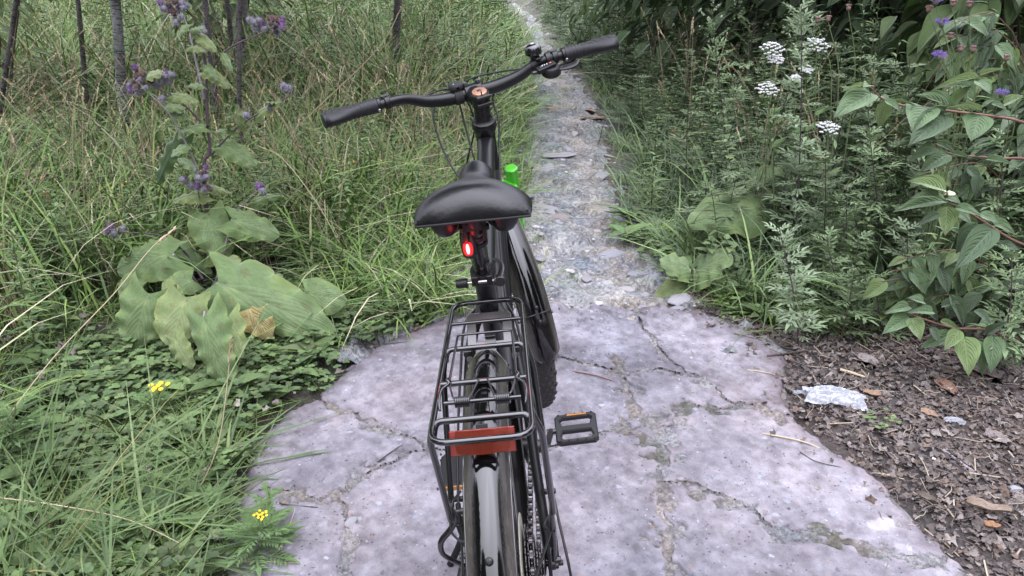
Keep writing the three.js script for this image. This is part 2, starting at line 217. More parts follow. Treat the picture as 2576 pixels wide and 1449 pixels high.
{
  const ax = (lo, hi, step, outs) => { const a = [...outs.map(v => lo - v).reverse()]; for (let v = lo; v <= hi + 1e-6; v += step) a.push(v); a.push(...outs.map(v => hi + v)); return a; };
  const xs = ax(-4.2, 3.4, .05, [.3, .8, 1.5, 3, 6, 12, 25, 60, 150]), zs = ax(-9, .2, .05, [.3, .8, 1.5, 3, 6, 12, 25, 60, 150]);
  const g = sheet((u, v) => { const x = xs[Math.round(v * (xs.length - 1))], z = zs[Math.round(u * (zs.length - 1))], s = slabE(x, z), e = pathE(x, z); return V(x, groundY(x, z) - (s > .09 ? .06 : 0) - (e > .05 ? .05 : 0), z); }, zs.length - 1, xs.length - 1);
  const p = g.attributes.position, uv = g.attributes.uv, cl = []; for (let i = 0; i < p.count; i++) { const x = p.getX(i), z = p.getZ(i), q = .6 + .8 * fbm(x * 4, z * 4), lt = sstep(.4, .9, x) * sstep(-2.7, -2.3, z), m = [lerp(.16, .24, lt) * q, lerp(.15, .19, lt) * q, lerp(.10, .17, lt) * q]; const pe = sstep(-.25, 0, pathE(x, z)); cl.push(lerp(m[0], .5, pe), lerp(m[1], .44, pe), lerp(m[2], .40, pe)); uv.setXY(i, x * 1.3, z * 1.3); }
  g.setAttribute('color', new THREE.Float32BufferAttribute(cl, 3)); tag(mesh('ground', g, M.soil), 'dark soil under the grass and weeds', null, null, 'structure');
  const zz = []; for (let z = -2.32; z > -16; z -= z > -6 ? .018 : .05) zz.push(z);
  const pg = sheet((u, v) => { const z = zz[Math.round(u * (zz.length - 1))], [l, r] = pathAt(z), x = lerp(l - .14, r + .14, v), e = pathE(x, z); return V(x, pathY(x, z) - .06 * sstep(.04, -.10, e + (fbm(x * 6, z * 6) - .5) * .26) - .03 * sstep(.0, .05, slabE(x, z)), z); }, zz.length - 1, 70);
  const pp = pg.attributes.position, pu = pg.attributes.uv, pc = []; for (let i = 0; i < pp.count; i++) { const x = pp.getX(i), z = pp.getZ(i), q = .72 + .55 * fbm(x * 5, z * 5), k = fbm(x * 2 + 7, z * 2), s = sstep(.55, .7, fbm(x * 18, z * 18 + 4)); pc.push(lerp(1.22, 1.12, k) * q * (1 - .12 * s), lerp(1.14, 1.10, k) * q * (1 - .1 * s), lerp(1.04, 1.09, k) * q); pu.setXY(i, x * 1.7, z * 1.7); }
  pg.setAttribute('color', new THREE.Float32BufferAttribute(pc, 3)); dirtPathMesh = tag(mesh('dirt_path', pg, M.soil), 'narrow trodden dirt path leading away between the weeds', null, null, 'structure');
}
// ---------------------------------------------------------------- the bicycle (x right, y up, z backward from the rear axle)
const scuffTex = (() => { const n = 512, A = tnoise(n, 5, 31, 5), B = tnoise(n, 60, 32, 3); return { rough: tex(n, n, (x, y) => { const i = y * n + x; return [0, 50 + 150 * sstep(.5, .75, A[i]) * (.4 + .8 * B[i]), 0]; }) }; })();
const dustTex = (() => { // dust that rain has streaked along the mudguard (v runs along it)
  const n = 512, A = tnoise(n, 6, 33, 5), B = tnoise(n, 90, 34, 3), S = Array.from({ length: n }, (_, x) => fbm(x * .06, 3.3, 4)), f = (x, y) => { const i = y * n + x, u = Math.abs(x / n - .5) * 2, st = S[(x + (A[i] - .5) * 14 + n | 0) % n]; const side = sstep(.30 + .25 * (st - .5), .62 + .3 * (A[i] - .5), u); return clamp(side * (.55 + .7 * (B[i] - .35)) * (.5 + .9 * A[i])); };
  return { map: tex(n, n, (x, y) => { const d = f(x, y) * .8; return [lerp(9, 118, d), lerp(9, 108, d), lerp(10, 100, d)]; }, true), rough: tex(n, n, (x, y) => [0, 14 + 200 * f(x, y), 0]) };
})();
const BK = {
  satin: phy({ color: rgb(.006, .006, .007), roughness: .36, specularIntensity: .7, clearcoat: .12, clearcoatRoughness: .25 }),
  gloss: phy({ color: rgb(.006, .006, .007), roughness: .2, ior: 1.5, clearcoat: 1, clearcoatRoughness: .05 }),
  guard: phy({ map: dustTex.map, roughnessMap: dustTex.rough, roughness: 1, ior: 1.5, clearcoat: .6, clearcoatRoughness: .05 }),
  rubber: std({ color: rgb(.014, .0135, .015), roughness: .75 }),
  grip: std({ color: rgb(.011, .011, .013), roughness: .6 }),
  tyre: std({ color: rgb(.05, .046, .045), roughness: .9 }),
  plastic: std({ color: rgb(.008, .008, .009), roughness: .45 }),
  saddle: phy({ color: rgb(.004, .004, .005), roughness: .36, specularIntensity: .75, bumpMap: soilTex.bump, bumpScale: .0006, clearcoat: .25, clearcoatRoughness: .22 }),
  steel: std({ color: rgb(.6, .6, .6), roughness: .3, metalness: 1 }),
  dark: std({ color: rgb(.09, .088, .088), roughness: .45, metalness: 1 }),
  chain: std({ color: rgb(.16, .15, .15), roughness: .4, metalness: 1 }),
  alloy: std({ color: rgb(.016, .016, .016), roughness: .35, metalness: .3 }),
  copper: std({ color: rgb(.46, .24, .16), roughness: .38, metalness: .6 }),
  green: phy({ color: rgb(.06, .42, .012), roughness: .35, clearcoat: .6, clearcoatRoughness: .15 }),
  cream: std({ color: rgb(.40, .38, .31), roughness: .4 }),
  amber: phy({ color: rgb(.42, .17, .03), roughness: .25, clearcoat: 1 }),
  white: std({ color: rgb(.55, .55, .55), roughness: .4 }),
  red: phy({ color: rgb(.27, .034, .010), roughness: .4, specularIntensity: .5, clearcoat: .12, clearcoatRoughness: .08 }),
  glow: std({ color: rgb(.5, .02, .02), emissive: rgb(1, .02, .03), emissiveIntensity: .13, roughness: .3 }),
  hot: std({ color: rgb(.8, .5, .5), emissive: rgb(1, .32, .32), emissiveIntensity: .75, roughness: .3 }),
};
{ // fine criss-cross of the reflector's prisms, and the knurl of the grips
  const n = 64, p = tex(n, n, (x, y) => 255 * Math.max(Math.abs(((x + y) % 16) / 8 - 1), Math.abs(((x - y + n * 4) % 16) / 8 - 1)));
  const t = p.clone(); t.repeat.set(150, 150); t.needsUpdate = true; BK.red.bumpMap = t; BK.red.bumpScale = .0012; BK.red.normalMap = null;
}
const bike = thing('bicycle', 'black bicycle with green fork parked on the concrete, red tail light lit', 'bicycle', V(.029, 0, -1.0132));
bike.quaternion.copy(E(0, .31 * D2R, 5.5 * D2R, 'YXZ'));
const R = .36, FA = V(0, R, -1.08), BB = V(0, .255, -.464), HB = V(0, .9194, -.8426), AX = V(0, Math.sin(70 * D2R), Math.cos(70 * D2R)), qS = new THREE.Quaternion().setFromAxisAngle(AX, 16.94 * D2R);
const steer = o => { o.quaternion.copy(qS); o.position.copy(HB).sub(HB.clone().applyQuaternion(qS)); return o; };
const steered = (x, y, z) => V(x, y, z).sub(HB).applyQuaternion(qS).add(HB);
const sub = (name, parent = bike) => { const o = new THREE.Group(); o.name = name; parent.add(o); return o; };
const p3 = l => l.map(a => V(...a));
const rot = (g, q) => { g.applyQuaternion(q); return g; };
const lathe = (pts, n = 32, axis = 'x') => { const g = crease(new THREE.LatheGeometry(pts.map(([r, y]) => new THREE.Vector2(r, y)), n)); if (axis === 'x') g.rotateZ(-Math.PI / 2); if (axis === 'z') g.rotateX(Math.PI / 2); return g; };
// frame
{
  const f = sub('frame'), ST = p => BB.clone().lerp(V(0, .806, -.237), p), hbot = HB.clone().addScaledVector(AX, -.155);
  new MB().cyl(hbot, HB.clone().addScaledVector(AX, -.012), .0245, null, .0235, 24).build('head_tube', BK.satin, f);
  mesh('top_tube', tube([HB.clone().addScaledVector(AX, -.045), V(0, .845, -.66), V(0, .795, -.40), ST(.93)], t => lerp(.0215, .0165, t), { n: 20, flat: 1.05 }), BK.satin, f);
  mesh('down_tube', tube([HB.clone().addScaledVector(AX, -.135), V(0, .52, -.70), BB.clone().add(V(0, .02, -.01))], .0255, { n: 20 }), BK.satin, f);
  new MB().cyl(BB, ST(.985), .0178, null, .0178, 24).build('seat_tube', BK.satin, f);
  mesh('bottom_bracket', cap(.023, .023, .073, 24).rotateY(Math.PI / 2).translate(-.0365, BB.y, BB.z), BK.satin, f);
  for (const s of [-1, 1]) {
    mesh('seat_stay', tube(smooth(p3([[s * .012, .725, -.278], [s * .032, .690, -.255], [s * .048, .62, -.20], [s * .058, .50, -.105], [s * .068, .385, -.012]])), t => lerp(.0105, .0085, t), { n: 14 }), BK.satin, f);
    mesh('chain_stay', tube(smooth(p3([[s * .026, .262, -.445], [s * .045, .28, -.36], [s * .056, .31, -.22], [s * .066, .35, -.03]])), t => lerp(.0115, .009, t), { n: 14, flat: 1.25 }), BK.satin, f);
    mesh('dropout', ext([[-.03, -.03], [.028, -.026], [.034, .0], [.012, .035], [-.018, .04]], .006).rotateY(Math.PI / 2).translate(s * .068, R, .0), BK.satin, f);
    new MB().cyl(V(s * .040, .655, -.212), V(s * .040, .668, -.188), .006).box(.016, .012, .014, V(s * .043, .672, -.208)).build('brake_boss', BK.dark, f);
  }
}
// bridge plate with its rectangular hole, above the tyre
{
  const pl = ext([[-.040, -.030], [.040, -.030], [.040, .026], [.034, .032], [-.034, .032], [-.040, .026]], .004, .001, [[[-.0235, -.024], [.0235, -.024], [.0235, .012], [-.0235, .012]]]);
  const m = M4(V(0, .713, -.212), E(-.92, 0, 0));
  mesh('bridge_plate', pl.applyMatrix4(m), phy({ color: rgb(.06, .057, .055), roughness: .5, clearcoat: .7, clearcoatRoughness: .2, roughnessMap: scuffTex.rough }), bike);
  const bt = new MB().box(.018, .026, .003, V(.004, .716, -.150), E(-.85, 0, 0)).box(.018, .003, .02, V(.004, .728, -.163), E(-.2, 0, 0)); bt.build('guard_bracket', BK.dark, bike);
}
// wheels
const knobby = (() => { const m = new MB(), rows = 84; const k = rbox(.0085, .005, .0115, .001), k2 = rbox(.007, .006, .014, .001); for (let i = 0; i < rows; i++) { const a = i / rows * 2 * Math.PI; for (const [x, w, g] of i % 2 ? [[-.007, 0, k], [.007, 0, k], [-.0225, .75, k2], [.0225, -.75, k2]] : [[0, 0, k], [-.0145, .35, k], [.0145, -.35, k]]) { const r = .3315 + .0255 * Math.sqrt(1 - (x / .0285) ** 2) + .0015; m.add(g, M4(V(x, r * Math.cos(a), r * Math.sin(a)), E(a, 0, 0).multiply(E(0, 0, w)))); } } return m.geo; })();
const tyreG = (() => { const pts = []; for (let i = 0; i <= 20; i++) { const a = (-115 + 230 * i / 20) * D2R; pts.push([.3315 + .0265 * Math.cos(a), .0285 * Math.sin(a)]); } return lathe(pts, 96); })();
const rimG = lathe([[.300, -.012], [.306, -.0125], [.322, -.0125], [.3225, -.0105], [.312, -.009], [.308, 0], [.312, .009], [.3225, .0105], [.322, .0125], [.306, .0125], [.300, .012], [.294, .006], [.294, -.006], [.300, -.012]], 96);
const spokeG = cap(.001, .001, .283, 5);
function wheel(name, rear) {
  const w = sub(name); mesh('tyre', tyreG, BK.tyre, w); tag(mesh('tread', knobby, BK.tyre, w), null, null, null, 'stuff'); mesh('rim', rimG, BK.alloy, w);
  mesh('hub', lathe(rear ? [[.003, -.085], [.005, -.085], [.005, -.062], [.02, -.06], [.02, -.05], [.03, -.038], [.03, -.034], [.017, -.028], [.017, .012], [.03, .016], [.03, .02], [.018, .024], [.018, .06], [.005, .062], [.005, .085], [.003, .085]] : [[.003, -.065], [.005, -.065], [.005, -.05], [.018, -.048], [.026, -.036], [.026, -.032], [.013, -.026], [.013, .026], [.026, .032], [.026, .036], [.018, .048], [.005, .05], [.005, .065], [.003, .065]], 28), BK.alloy, w);
  for (let i = 0; i < 32; i++) { const s = i % 2 ? 1 : -1, a = i / 32 * 2 * Math.PI, b = a + (i % 4 < 2 ? 1 : -1) * .42, h = V(s * (rear ? (s > 0 ? .018 : .036) : .034), .026 * Math.cos(b), .026 * Math.sin(b)), e = V(s * .004, .298 * Math.cos(a), .298 * Math.sin(a)); const o = mesh('spoke', spokeG, BK.dark, w); o.position.copy(h); o.quaternion.copy(basis(e.sub(h), V(1, .1, .1))); }
  return w;
}
const rw = wheel('rear_wheel', true); rw.position.set(0, R, 0);
const fw = wheel('front_wheel', false); fw.position.copy(steered(FA.x, FA.y, FA.z)); fw.quaternion.copy(qS).multiply(E(.02, 0, 0));
{
  mesh('spoke_guard', lathe([[.022, .0235], [.088, .0215], [.089, .0225], [.088, .0235], [.022, .0255]], 48), BK.cream, rw);
  const cog = (r, n) => { const p = []; for (let i = 0; i < n; i++) for (const [f, k] of [[0, -.004], [.25, -.0035], [.4, .001], [.6, .001], [.75, -.0035]]) { const a = (i + f) / n * 2 * Math.PI; p.push([(r + k) * Math.cos(a), (r + k) * Math.sin(a)]); } return ext(p, .0021, .0004).rotateY(Math.PI / 2); };
  const cs = sub('cassette'); cs.position.set(0, R, 0); for (let i = 0; i < 7; i++) mesh('sprocket', cog(.068 - i * .0062, 32 - i * 3).translate(.030 + i * .0046, 0, 0), BK.chain, cs);
  new MB().cyl(V(.064, R, 0), V(.078, R, 0), .011, null, .011, 24).cyl(V(.074, R, 0), V(.083, R, 0), .0095, null, .0095, 6).cyl(V(.083, R, 0), V(.091, R, 0), .0052).build('axle_nut', BK.dark, bike);
  new MB().cyl(V(-.074, R, 0), V(-.083, R, 0), .0095, null, .0095, 6).cyl(V(-.083, R, 0), V(-.09, R, 0), .0052).build('axle_nut', BK.dark, bike);
  const holes = []; for (let i = 0; i < 12; i++) holes.push(circle(.006, 8, .066 * Math.cos(i * Math.PI / 6), .066 * Math.sin(i * Math.PI / 6))); mesh('brake_disc', ext(circle(.08, 60), .002, .0003, [...holes, circle(.052, 40)]).rotateY(Math.PI / 2).translate(-.045, R, 0), BK.steel, bike);
  const cal = sub('brake_caliper'); new MB().box(.034, .05, .036, V(-.052, R + .075, -.035), E(.5, 0, 0)).box(.018, .022, .05, V(-.068, R + .07, -.02), E(.5, 0, 0)).build('caliper_body', BK.satin, cal); for (const [y, z] of [[.118, -.015], [.048, .015]]) { mesh('bolt', cap(.006, .005, .022, 12).rotateY(-Math.PI / 2).rotateX(.2).translate(-.06, R + y, z), BK.dark, cal); }
  mesh('brake_arm', tube(smooth(p3([[-.078, R + .035, .03], [-.086, R + .015, .05], [-.094, R - .02, .075]])), t => lerp(.007, .005, t), { flat: .7 }), BK.alloy, bike);
}
// mudguards
const guardG = (r, w, a0, a1, round) => sheet((u, v) => { const a = lerp(a0, a1, u) * D2R, k = v * 2 - 1, e = round ? Math.min(1, .35 + Math.sqrt(clamp(Math.min(u, 1 - u) * 22))) : 1, th = k * 78 * D2R * e, rr = r - w * .52 * (1 - Math.cos(th)) ; return V(w / 2 * Math.sin(th) / Math.sin(78 * D2R), rr * Math.sin(a), rr * Math.cos(a)); }, 72, 22);
function guard(name, a0, a1, w) { const g = guardG(.391, w, a0, a1, true), uv = g.attributes.uv; for (let i = 0; i < uv.count; i++) uv.setY(i, uv.getY(i) * 2.5); const o = sub(name), inner = guardG(.3885, w - .004, a0, a1, true); mesh('blade', g, BK.guard, o); mesh('lining', inner, BK.plastic, o); const e = []; for (const s of [0, 1]) e.push(tube(Array.from({ length: 73 }, (_, i) => { const p = g.attributes.position, k = i * 23 + s * 22; return V(p.getX(k), p.getY(k), p.getZ(k)); }), .0017, { n: 6 })); const m = new MB(); e.forEach(q => m.add(q)); m.build('rim_bead', BK.gloss, o); return o; }
const rg = guard('rear_mudguard', -4, 104, .064); rg.position.set(0, R, 0);
const fg = guard('front_mudguard', -5, 128, .080); fg.position.copy(steered(0, R, -1.08)); fg.quaternion.copy(qS);
const onGuard = (a, x = 0, r = .391) => V(x, R + (r - x * x * 9) * Math.sin(a * D2R), (r - x * x * 9) * Math.cos(a * D2R));
const screw = (p, dir, parent, m = BK.dark) => { const q = basis(dir, V(.1, .2, 1)), s = new MB(); s.add(lathe([[0, .0032], [.003, .003], [.0052, .0015], [.0058, 0], [.0058, -.002]], 14, 'z'), M4(p, q)); const o = s.build('screw', m, parent); const c = new MB().add(rbox(.0062, .0013, .0012), M4(p.clone().addScaledVector(dir, .0031), q)).add(rbox(.0013, .0062, .0012), M4(p.clone().addScaledVector(dir, .0032), q)); c.build('screw_slot', BK.rubber, parent); return o; };
{
  for (const a of [46.5, 38]) { const p = onGuard(a, 0, .392), d = V(0, Math.sin(a * D2R), Math.cos(a * D2R)); screw(p, d, bike, BK.alloy); }
  new MB().box(.014, .016, .004, onGuard(41.5, 0, .393), E(-41.5 * D2R, 0, 0)).build('stay_clip', BK.alloy, bike);
  const wr = fillet([V(.083, R + .015, .0), V(.082, R + .10, -.02), V(.062, R + .085, .0), V(.076, R + .10, .03), onGuard(37, .037, .403), onGuard(42.5, .025, .401), onGuard(42.5, -.025, .401), onGuard(37, -.037, .403), V(-.066, R + .12, .06), V(-.084, R + .135, .05), V(-.078, R + .17, .02), V(-.066, R + .165, -.01)], .012, 5);
  mesh('mudguard_stay', tube(wr, .0021, { n: 8 }), BK.alloy, bike);
  // front stay: a wire that wraps the blade
  const fp = (a, x, r) => { const p = onGuard(a, x, r); p.z -= 1.08; return p; };
  const ws = fillet([V(.052, R + .01, -1.08), fp(12, .046, .37), fp(15, .03, .397), fp(15, -.03, .397), fp(12, -.046, .37), V(-.052, R + .01, -1.08)], .012, 5);
  steer(mesh('mudguard_stay', tube(ws, .0021, { n: 8 }), BK.alloy, bike));
  for (const a of [17.5, 12]) { const p = fp(a, 0, .393), d = V(0, Math.sin(a * D2R), Math.cos(a * D2R)), g = new THREE.Group(); g.name = 'screw_pair'; bike.add(g); steer(g); screw(p, d, g, BK.alloy); }
}
// fork, headset, stem
{
  const f = steer(sub('fork')), leg = (s, y) => V(s * .062, y, -1.08 + (y - R) / Math.tan(70 * D2R));
  for (const s of [-1, 1]) {
    const a = leg(s, R - .012), b = leg(s, R + .408), L = b.clone().sub(a), l = L.length(), g = lathe([[0, 0], [.012, 0], [.0135, .004], [.0165, .03], [.0175, .08], [.0175, l * .55], [.0182, l * .56], [.0182, l * .58], [.0165, l * .585], [.0165, l - .003], [.0145, l - .0005], [.0128, l], [0, l - .0012]], 28, 'z'); g.scale(1, 1, 1);
    mesh('fork_leg', g.applyMatrix4(M4(a, basis(L, V(0, 0, 1)))), BK.green, f);
    new MB().cyl(leg(s, R + .30).add(V(s * .018, 0, 0)), leg(s, R + .30).add(V(s * .024, 0, 0)), .004).cyl(leg(s, R + .17).add(V(s * .018, 0, 0)), leg(s, R + .17).add(V(s * .023, 0, 0)), .004).build('boss', BK.green, f);
  }
  const c = V(0, .716, -.932); const cr = ext([[-.058, -.020], [-.03, -.010], [.03, -.010], [.058, -.020], [.066, -.010], [.066, .006], [.05, .016], [.03, .026], [-.03, .026], [-.05, .016], [-.066, .006], [-.066, -.010]], .034, .006);
  mesh('fork_crown', cr.applyMatrix4(M4(c, E(20 * D2R, 0, 0))), BK.green, f);
  const hs = sub('headset'); const hp = y => HB.clone().addScaledVector(AX, y);
  mesh('headset_cup', lathe([[.019, .030], [.0195, .022], [.0225, .016], [.0285, .012], [.029, .009], [.0275, .0065], [.029, .004], [.0295, -.004], [.027, -.014], [.0245, -.022], [.0245, -.03]], 36, 'z').applyMatrix4(M4(HB, basis(AX, V(1, 0, 0)))), BK.satin, hs);
  for (let i = 0; i < 4; i++) mesh('spacer', lathe([[.016, i * .0065 + .026], [.0185, i * .0065 + .026], [.019, i * .0065 + .027], [.019, i * .0065 + .0315], [.0185, i * .0065 + .0322], [.016, i * .0065 + .0322]], 32, 'z').applyMatrix4(M4(HB, basis(AX, V(1, 0, 0)))), BK.satin, hs);
  const st = steer(sub('stem')), bc = V(0, .989, -.886);
  const b = new MB().cyl(hp(.0525), hp(.087), .0215, null, .0215, 28);
  b.add(tube([hp(.066).add(V(0, 0, -.012)), hp(.068).add(V(0, .001, -.03)), bc.clone().add(V(0, -.001, .012))], t => lerp(.0165, .0185, Math.abs(t - .5) * 2), { n: 20, flat: 1.25, up: V(1, 0, 0) }));
  b.add(cap(.0215, .0215, .042, 28).rotateY(Math.PI / 2).translate(-.021, bc.y, bc.z)); b.build('stem_body', BK.satin, st);
  for (const s of [-1, 1]) { new MB().cyl(V(s * .0155, bc.y + .022, bc.z - .006), V(s * .0155, bc.y + .024, bc.z + .010), .0052).build('faceplate_bolt', BK.dark, st); new MB().cyl(V(s * .0155, bc.y - .018, bc.z - .02), V(s * .0155, bc.y - .014, bc.z - .032), .0048).build('faceplate_bolt', BK.dark, st); }
  for (const y of [.058, .077]) new MB().cyl(hp(y).add(V(-.014, 0, .022)), hp(y).add(V(.019, 0, .022)), .0052).cyl(hp(y).add(V(.019, 0, .022)), hp(y).add(V(.022, 0, .022)), .0035, null, .0035, 6).build('clamp_bolt', BK.alloy, st);
  mesh('stem_slot', rbox(.0016, .034, .006).applyMatrix4(M4(hp(.0695).add(V(0, .006, .0205)), E(20 * D2R, 0, 0))), BK.rubber, st);
  mesh('top_cap', lathe([[0, .0915], [.012, .0915], [.0165, .0905], [.0178, .0885], [.0178, .0868], [0, .0868]], 32, 'z').applyMatrix4(M4(HB, basis(AX, V(1, 0, 0)))), BK.copper, st);
  mesh('cap_bolt', lathe([[0, .0925], [.0045, .0925], [.0058, .0918], [.006, .0912]], 20, 'z').applyMatrix4(M4(HB, basis(AX, V(1, 0, 0)))), BK.dark, st);
}
// handlebar and what is on it
const BC = V(0, .989, -.886), barP = p3([[-.352, .0374, .046], [-.30, .0365, .038], [-.225, .035, .028], [-.17, .032, .021], [-.115, .010, .008], [-.06, 0, .001], [0, 0, 0], [.06, 0, .001], [.115, .010, .008], [.17, .032, .021], [.225, .035, .028], [.30, .0365, .038], [.352, .0374, .046]]).map(v => v.add(BC)), barC = new THREE.CatmullRomCurve3(barP);
const barAt = x => { let lo = 0, hi = 1; for (let i = 0; i < 30; i++) { const m = (lo + hi) / 2; barC.getPoint(m).x < x ? lo = m : hi = m; } return barC.getPoint(lo); }, barDir = x => barAt(x + .004).sub(barAt(x - .004)).normalize();
{
  const h = steer(sub('handlebar')); mesh('bar', tube(barC.getPoints(90), t => { const d = Math.abs(barC.getPoint(t).x); return lerp(.0159, .0113, sstep(.06, .19, d)); }, { n: 20 }), BK.satin, h);
  for (const s of [-1, 1]) {
    const g = sub('grip', h);
    // one shape with a flattened, winged outer half
    const wing = (d) => .0165 + .0025 * sstep(.01, .03, d), body = sheet((u, v) => { const d = .232 + .124 * u, c = barAt(s * Math.min(d, .349)), T = barDir(s * Math.min(d, .34)).multiplyScalar(s); if (d > .349) c.addScaledVector(T, d - .349); const a = v * 2 * Math.PI, up = V(0, 1, 0).addScaledVector(T, -T.y).normalize(), bk = V(0, 0, 0).crossVectors(T, up).multiplyScalar(s > 0 ? 1 : -1); if (bk.z < 0) bk.negate();
      const q = sstep(.35, .85, u) * (1 - .5 * sstep(.9, 1, u)), ca = Math.cos(a), sa = Math.sin(a), edge = u > .985 ? .86 : 1, r = .0172 * (1 - .12 * sstep(.0, .5, u) + .12 * q); const wid = r + .017 * q * Math.max(0, sa * .92 - ca * .25), rib = .0005 * Math.sign(Math.sin(u * 90)) * (u > .05 && u < .4 ? 1 : 0); return c.addScaledVector(up, (r + rib) * ca * edge * (1 + .05 * q)).addScaledVector(bk, (wid + rib) * sa * edge); }, 60, 32);
    mesh('grip_body', body, BK.grip, g);
    const end = barAt(s * .349).addScaledVector(barDir(s * .34).multiplyScalar(s), .0068), T = barDir(s * .34).multiplyScalar(s); const cp = lathe([[0, .0022], [.0145, .0018], [.017, .0], [.0165, -.004]], 28, 'z'); mesh('grip_end', cp.scale(1.18, 1.0, 1).applyMatrix4(M4(end.clone().add(V(0, -.001, .004)), basis(T, V(0, 1, 0)))), BK.grip, g);
    // raised knurled pads
    for (let k = 0; k < 5; k++) { const pad = sheet((u, v) => { const d = .262 + .0165 * k + .0145 * u + .010 * v, c = barAt(s * Math.min(d, .349)), T = barDir(s * .3).multiplyScalar(s), up = V(0, 1, 0).addScaledVector(T, -T.y).normalize(), bk = V(0, 0, 0).crossVectors(T, up); if (bk.z < 0) bk.negate(); const a = lerp(-.9, .75, v), e = (u < .02 || u > .98 || v < .02 || v > .98) ? -.0012 : .0004; const q = sstep(.35, .85, (d - .232) / .124), r = .0172 * (1 - .12 + .12 * q) + .0006 + e, wid = r + .017 * q * Math.max(0, Math.sin(a) * .92 - Math.cos(a) * .25); return c.addScaledVector(up, r * Math.cos(a) * (1 + .05 * q)).addScaledVector(bk, wid * Math.sin(a)); }, 8, 14); mesh('grip_pad', pad, BK.rubber, g); }
    const ring = (d, r, w) => cap(r, r, w, 28).applyMatrix4(M4(barAt(s * d), basis(barDir(s * d), V(0, 1, 0)))); mesh('lock_ring', ring(s > 0 ? .224 : .232, .0178, .008), BK.satin, g); mesh('lock_screw', cap(.0034, .0034, .004, 10).applyMatrix4(M4(barAt(s * .229).add(V(0, -.008, .0152)), basis(V(0, -.3, 1), V(1, 0, 0)))), BK.steel, g);
    // brake lever: clamp, perch, blade ahead of and below the bar
    const lv = sub('brake_lever', h), q = d => barAt(s * d);
    const mb = new MB().add(cap(.0158, .0158, .013, 24).applyMatrix4(M4(q(s > 0 ? .2 : .213), basis(barDir(s * .205), V(0, 1, 0))))).box(.02, .012, .016, q(.207).add(V(0, .010, -.014))).box(.05, .014, .02, q(.185).add(V(0, -.010, -.024)), E(0, s * .25, 0)).cyl(q(.16).add(V(0, -.012, -.026)), q(.14).add(V(0, -.010, -.024)), .0045); mb.build('lever_perch', BK.satin, lv);
    mesh('lever_blade', tube(smooth([q(.195).add(V(0, -.012, -.034)), q(.235).add(V(0, -.018, -.05)), q(.29).add(V(0, -.022, -.056)), q(.335).add(V(0, -.024, -.046))]), t => lerp(.0065, .0045, t), { n: 10, flat: .8 }), BK.alloy, lv);
  }
  // bell
  const bl = sub('bell', h), b0 = barAt(.158), n = V(0, 1, .12).normalize(), q = basis(n, V(0, 0, 1));
  mesh('bell_dome', lathe([[0, .0505], [.006, .0503], [.0125, .0485], [.0175, .0445], [.0198, .039], [.0202, .028], [.0196, .0265], [.018, .026], [0, .026]], 32, 'z').applyMatrix4(M4(b0, q)), BK.gloss, bl);
  mesh('bell_nut', lathe([[0, .0518], [.003, .0516], [.004, .0505], [.0042, .0495]], 16, 'z').applyMatrix4(M4(b0, q)), BK.white, bl);
  new MB().add(cap(.0095, .008, .012), M4(b0.clone().addScaledVector(n, .013), q)).add(cap(.0145, .0145, .014, 24), M4(barAt(.151), basis(barDir(.155), V(0, 1, 0)))).box(.012, .006, .02, b0.clone().add(V(.004, .017, .014)), E(.3, 0, 0)).build('bell_base', BK.plastic, bl);
  // twist of the gear shifter
  const sh = sub('gear_shifter', h), s0 = barAt(.188);
  new MB().add(cap(.0165, .0165, .013, 24), M4(barAt(.184), basis(barDir(.19), V(0, 1, 0)))).build('shifter_clamp', BK.plastic, sh);
  new MB().add(lathe([[0, -.012], [.02, -.012], [.0235, -.008], [.0235, .002], [.019, .009], [.006, .0105], [0, .0105]], 28, 'y').applyMatrix4(M4(s0.clone().add(V(-.002, -.022, .022)), E(.35, 0, 0)))).box(.046, .012, .018, s0.clone().add(V(-.014, -.012, .026)), E(.3, .1, .12)).build('shifter_body', BK.plastic, sh);
  mesh('shifter_window', rbox(.034, .003, .007).applyMatrix4(M4(s0.clone().add(V(-.014, -.0055, .0285)), E(.45, .1, .12))), phy({ color: rgb(.02, .02, .022), roughness: .08, clearcoat: 1 }), sh);
  new MB().box(.004, .0016, .003, s0.clone().add(V(-.003, -.0032, .030)), E(.45, .1, .12)).build('gear_mark', std({ color: rgb(.75, .12, .06), roughness: .5 }), sh);
  new MB().box(.002, .0014, .003, s0.clone().add(V(-.024, -.0055, .0300)), E(.45, .1, .12)).box(.002, .0014, .003, s0.clone().add(V(-.018, -.0048, .0300)), E(.45, .1, .12)).box(.002, .0014, .003, s0.clone().add(V(-.012, -.0042, .0300)), E(.45, .1, .12)).build('gear_mark', BK.white, sh);
  mesh('thumb_lever', tube(smooth([s0.clone().add(V(.012, -.022, .03)), s0.clone().add(V(.03, -.022, .04)), s0.clone().add(V(.052, -.018, .045)), s0.clone().add(V(.060, -.012, .042))]), t => .004 + .008 * Math.sin(Math.min(1, t * 1.15) * Math.PI * .8), { n: 12, flat: .4, up: V(0, 1, .3) }), BK.plastic, sh);
  mesh('release_lever', tube(smooth([s0.clone().add(V(.02, -.022, .0)), s0.clone().add(V(.05, -.02, .004)), s0.clone().add(V(.068, -.016, .01))]), .0045, { n: 10, flat: .5 }), BK.plastic, sh);
  new MB().cyl(s0.clone().add(V(-.03, -.02, .02)), s0.clone().add(V(-.048, -.0185, .018)), .0055, null, .004).build('cable_adjuster', BK.dark, sh);
  // strapped-on front lamp, unlit
  const fl = sub('front_lamp', h), f0 = barAt(-.037);
  new MB().add(cap(.0188, .0188, .020, 28), M4(barAt(-.047), basis(V(1, 0, 0), V(0, 1, 0)))).build('lamp_strap', BK.rubber, fl);
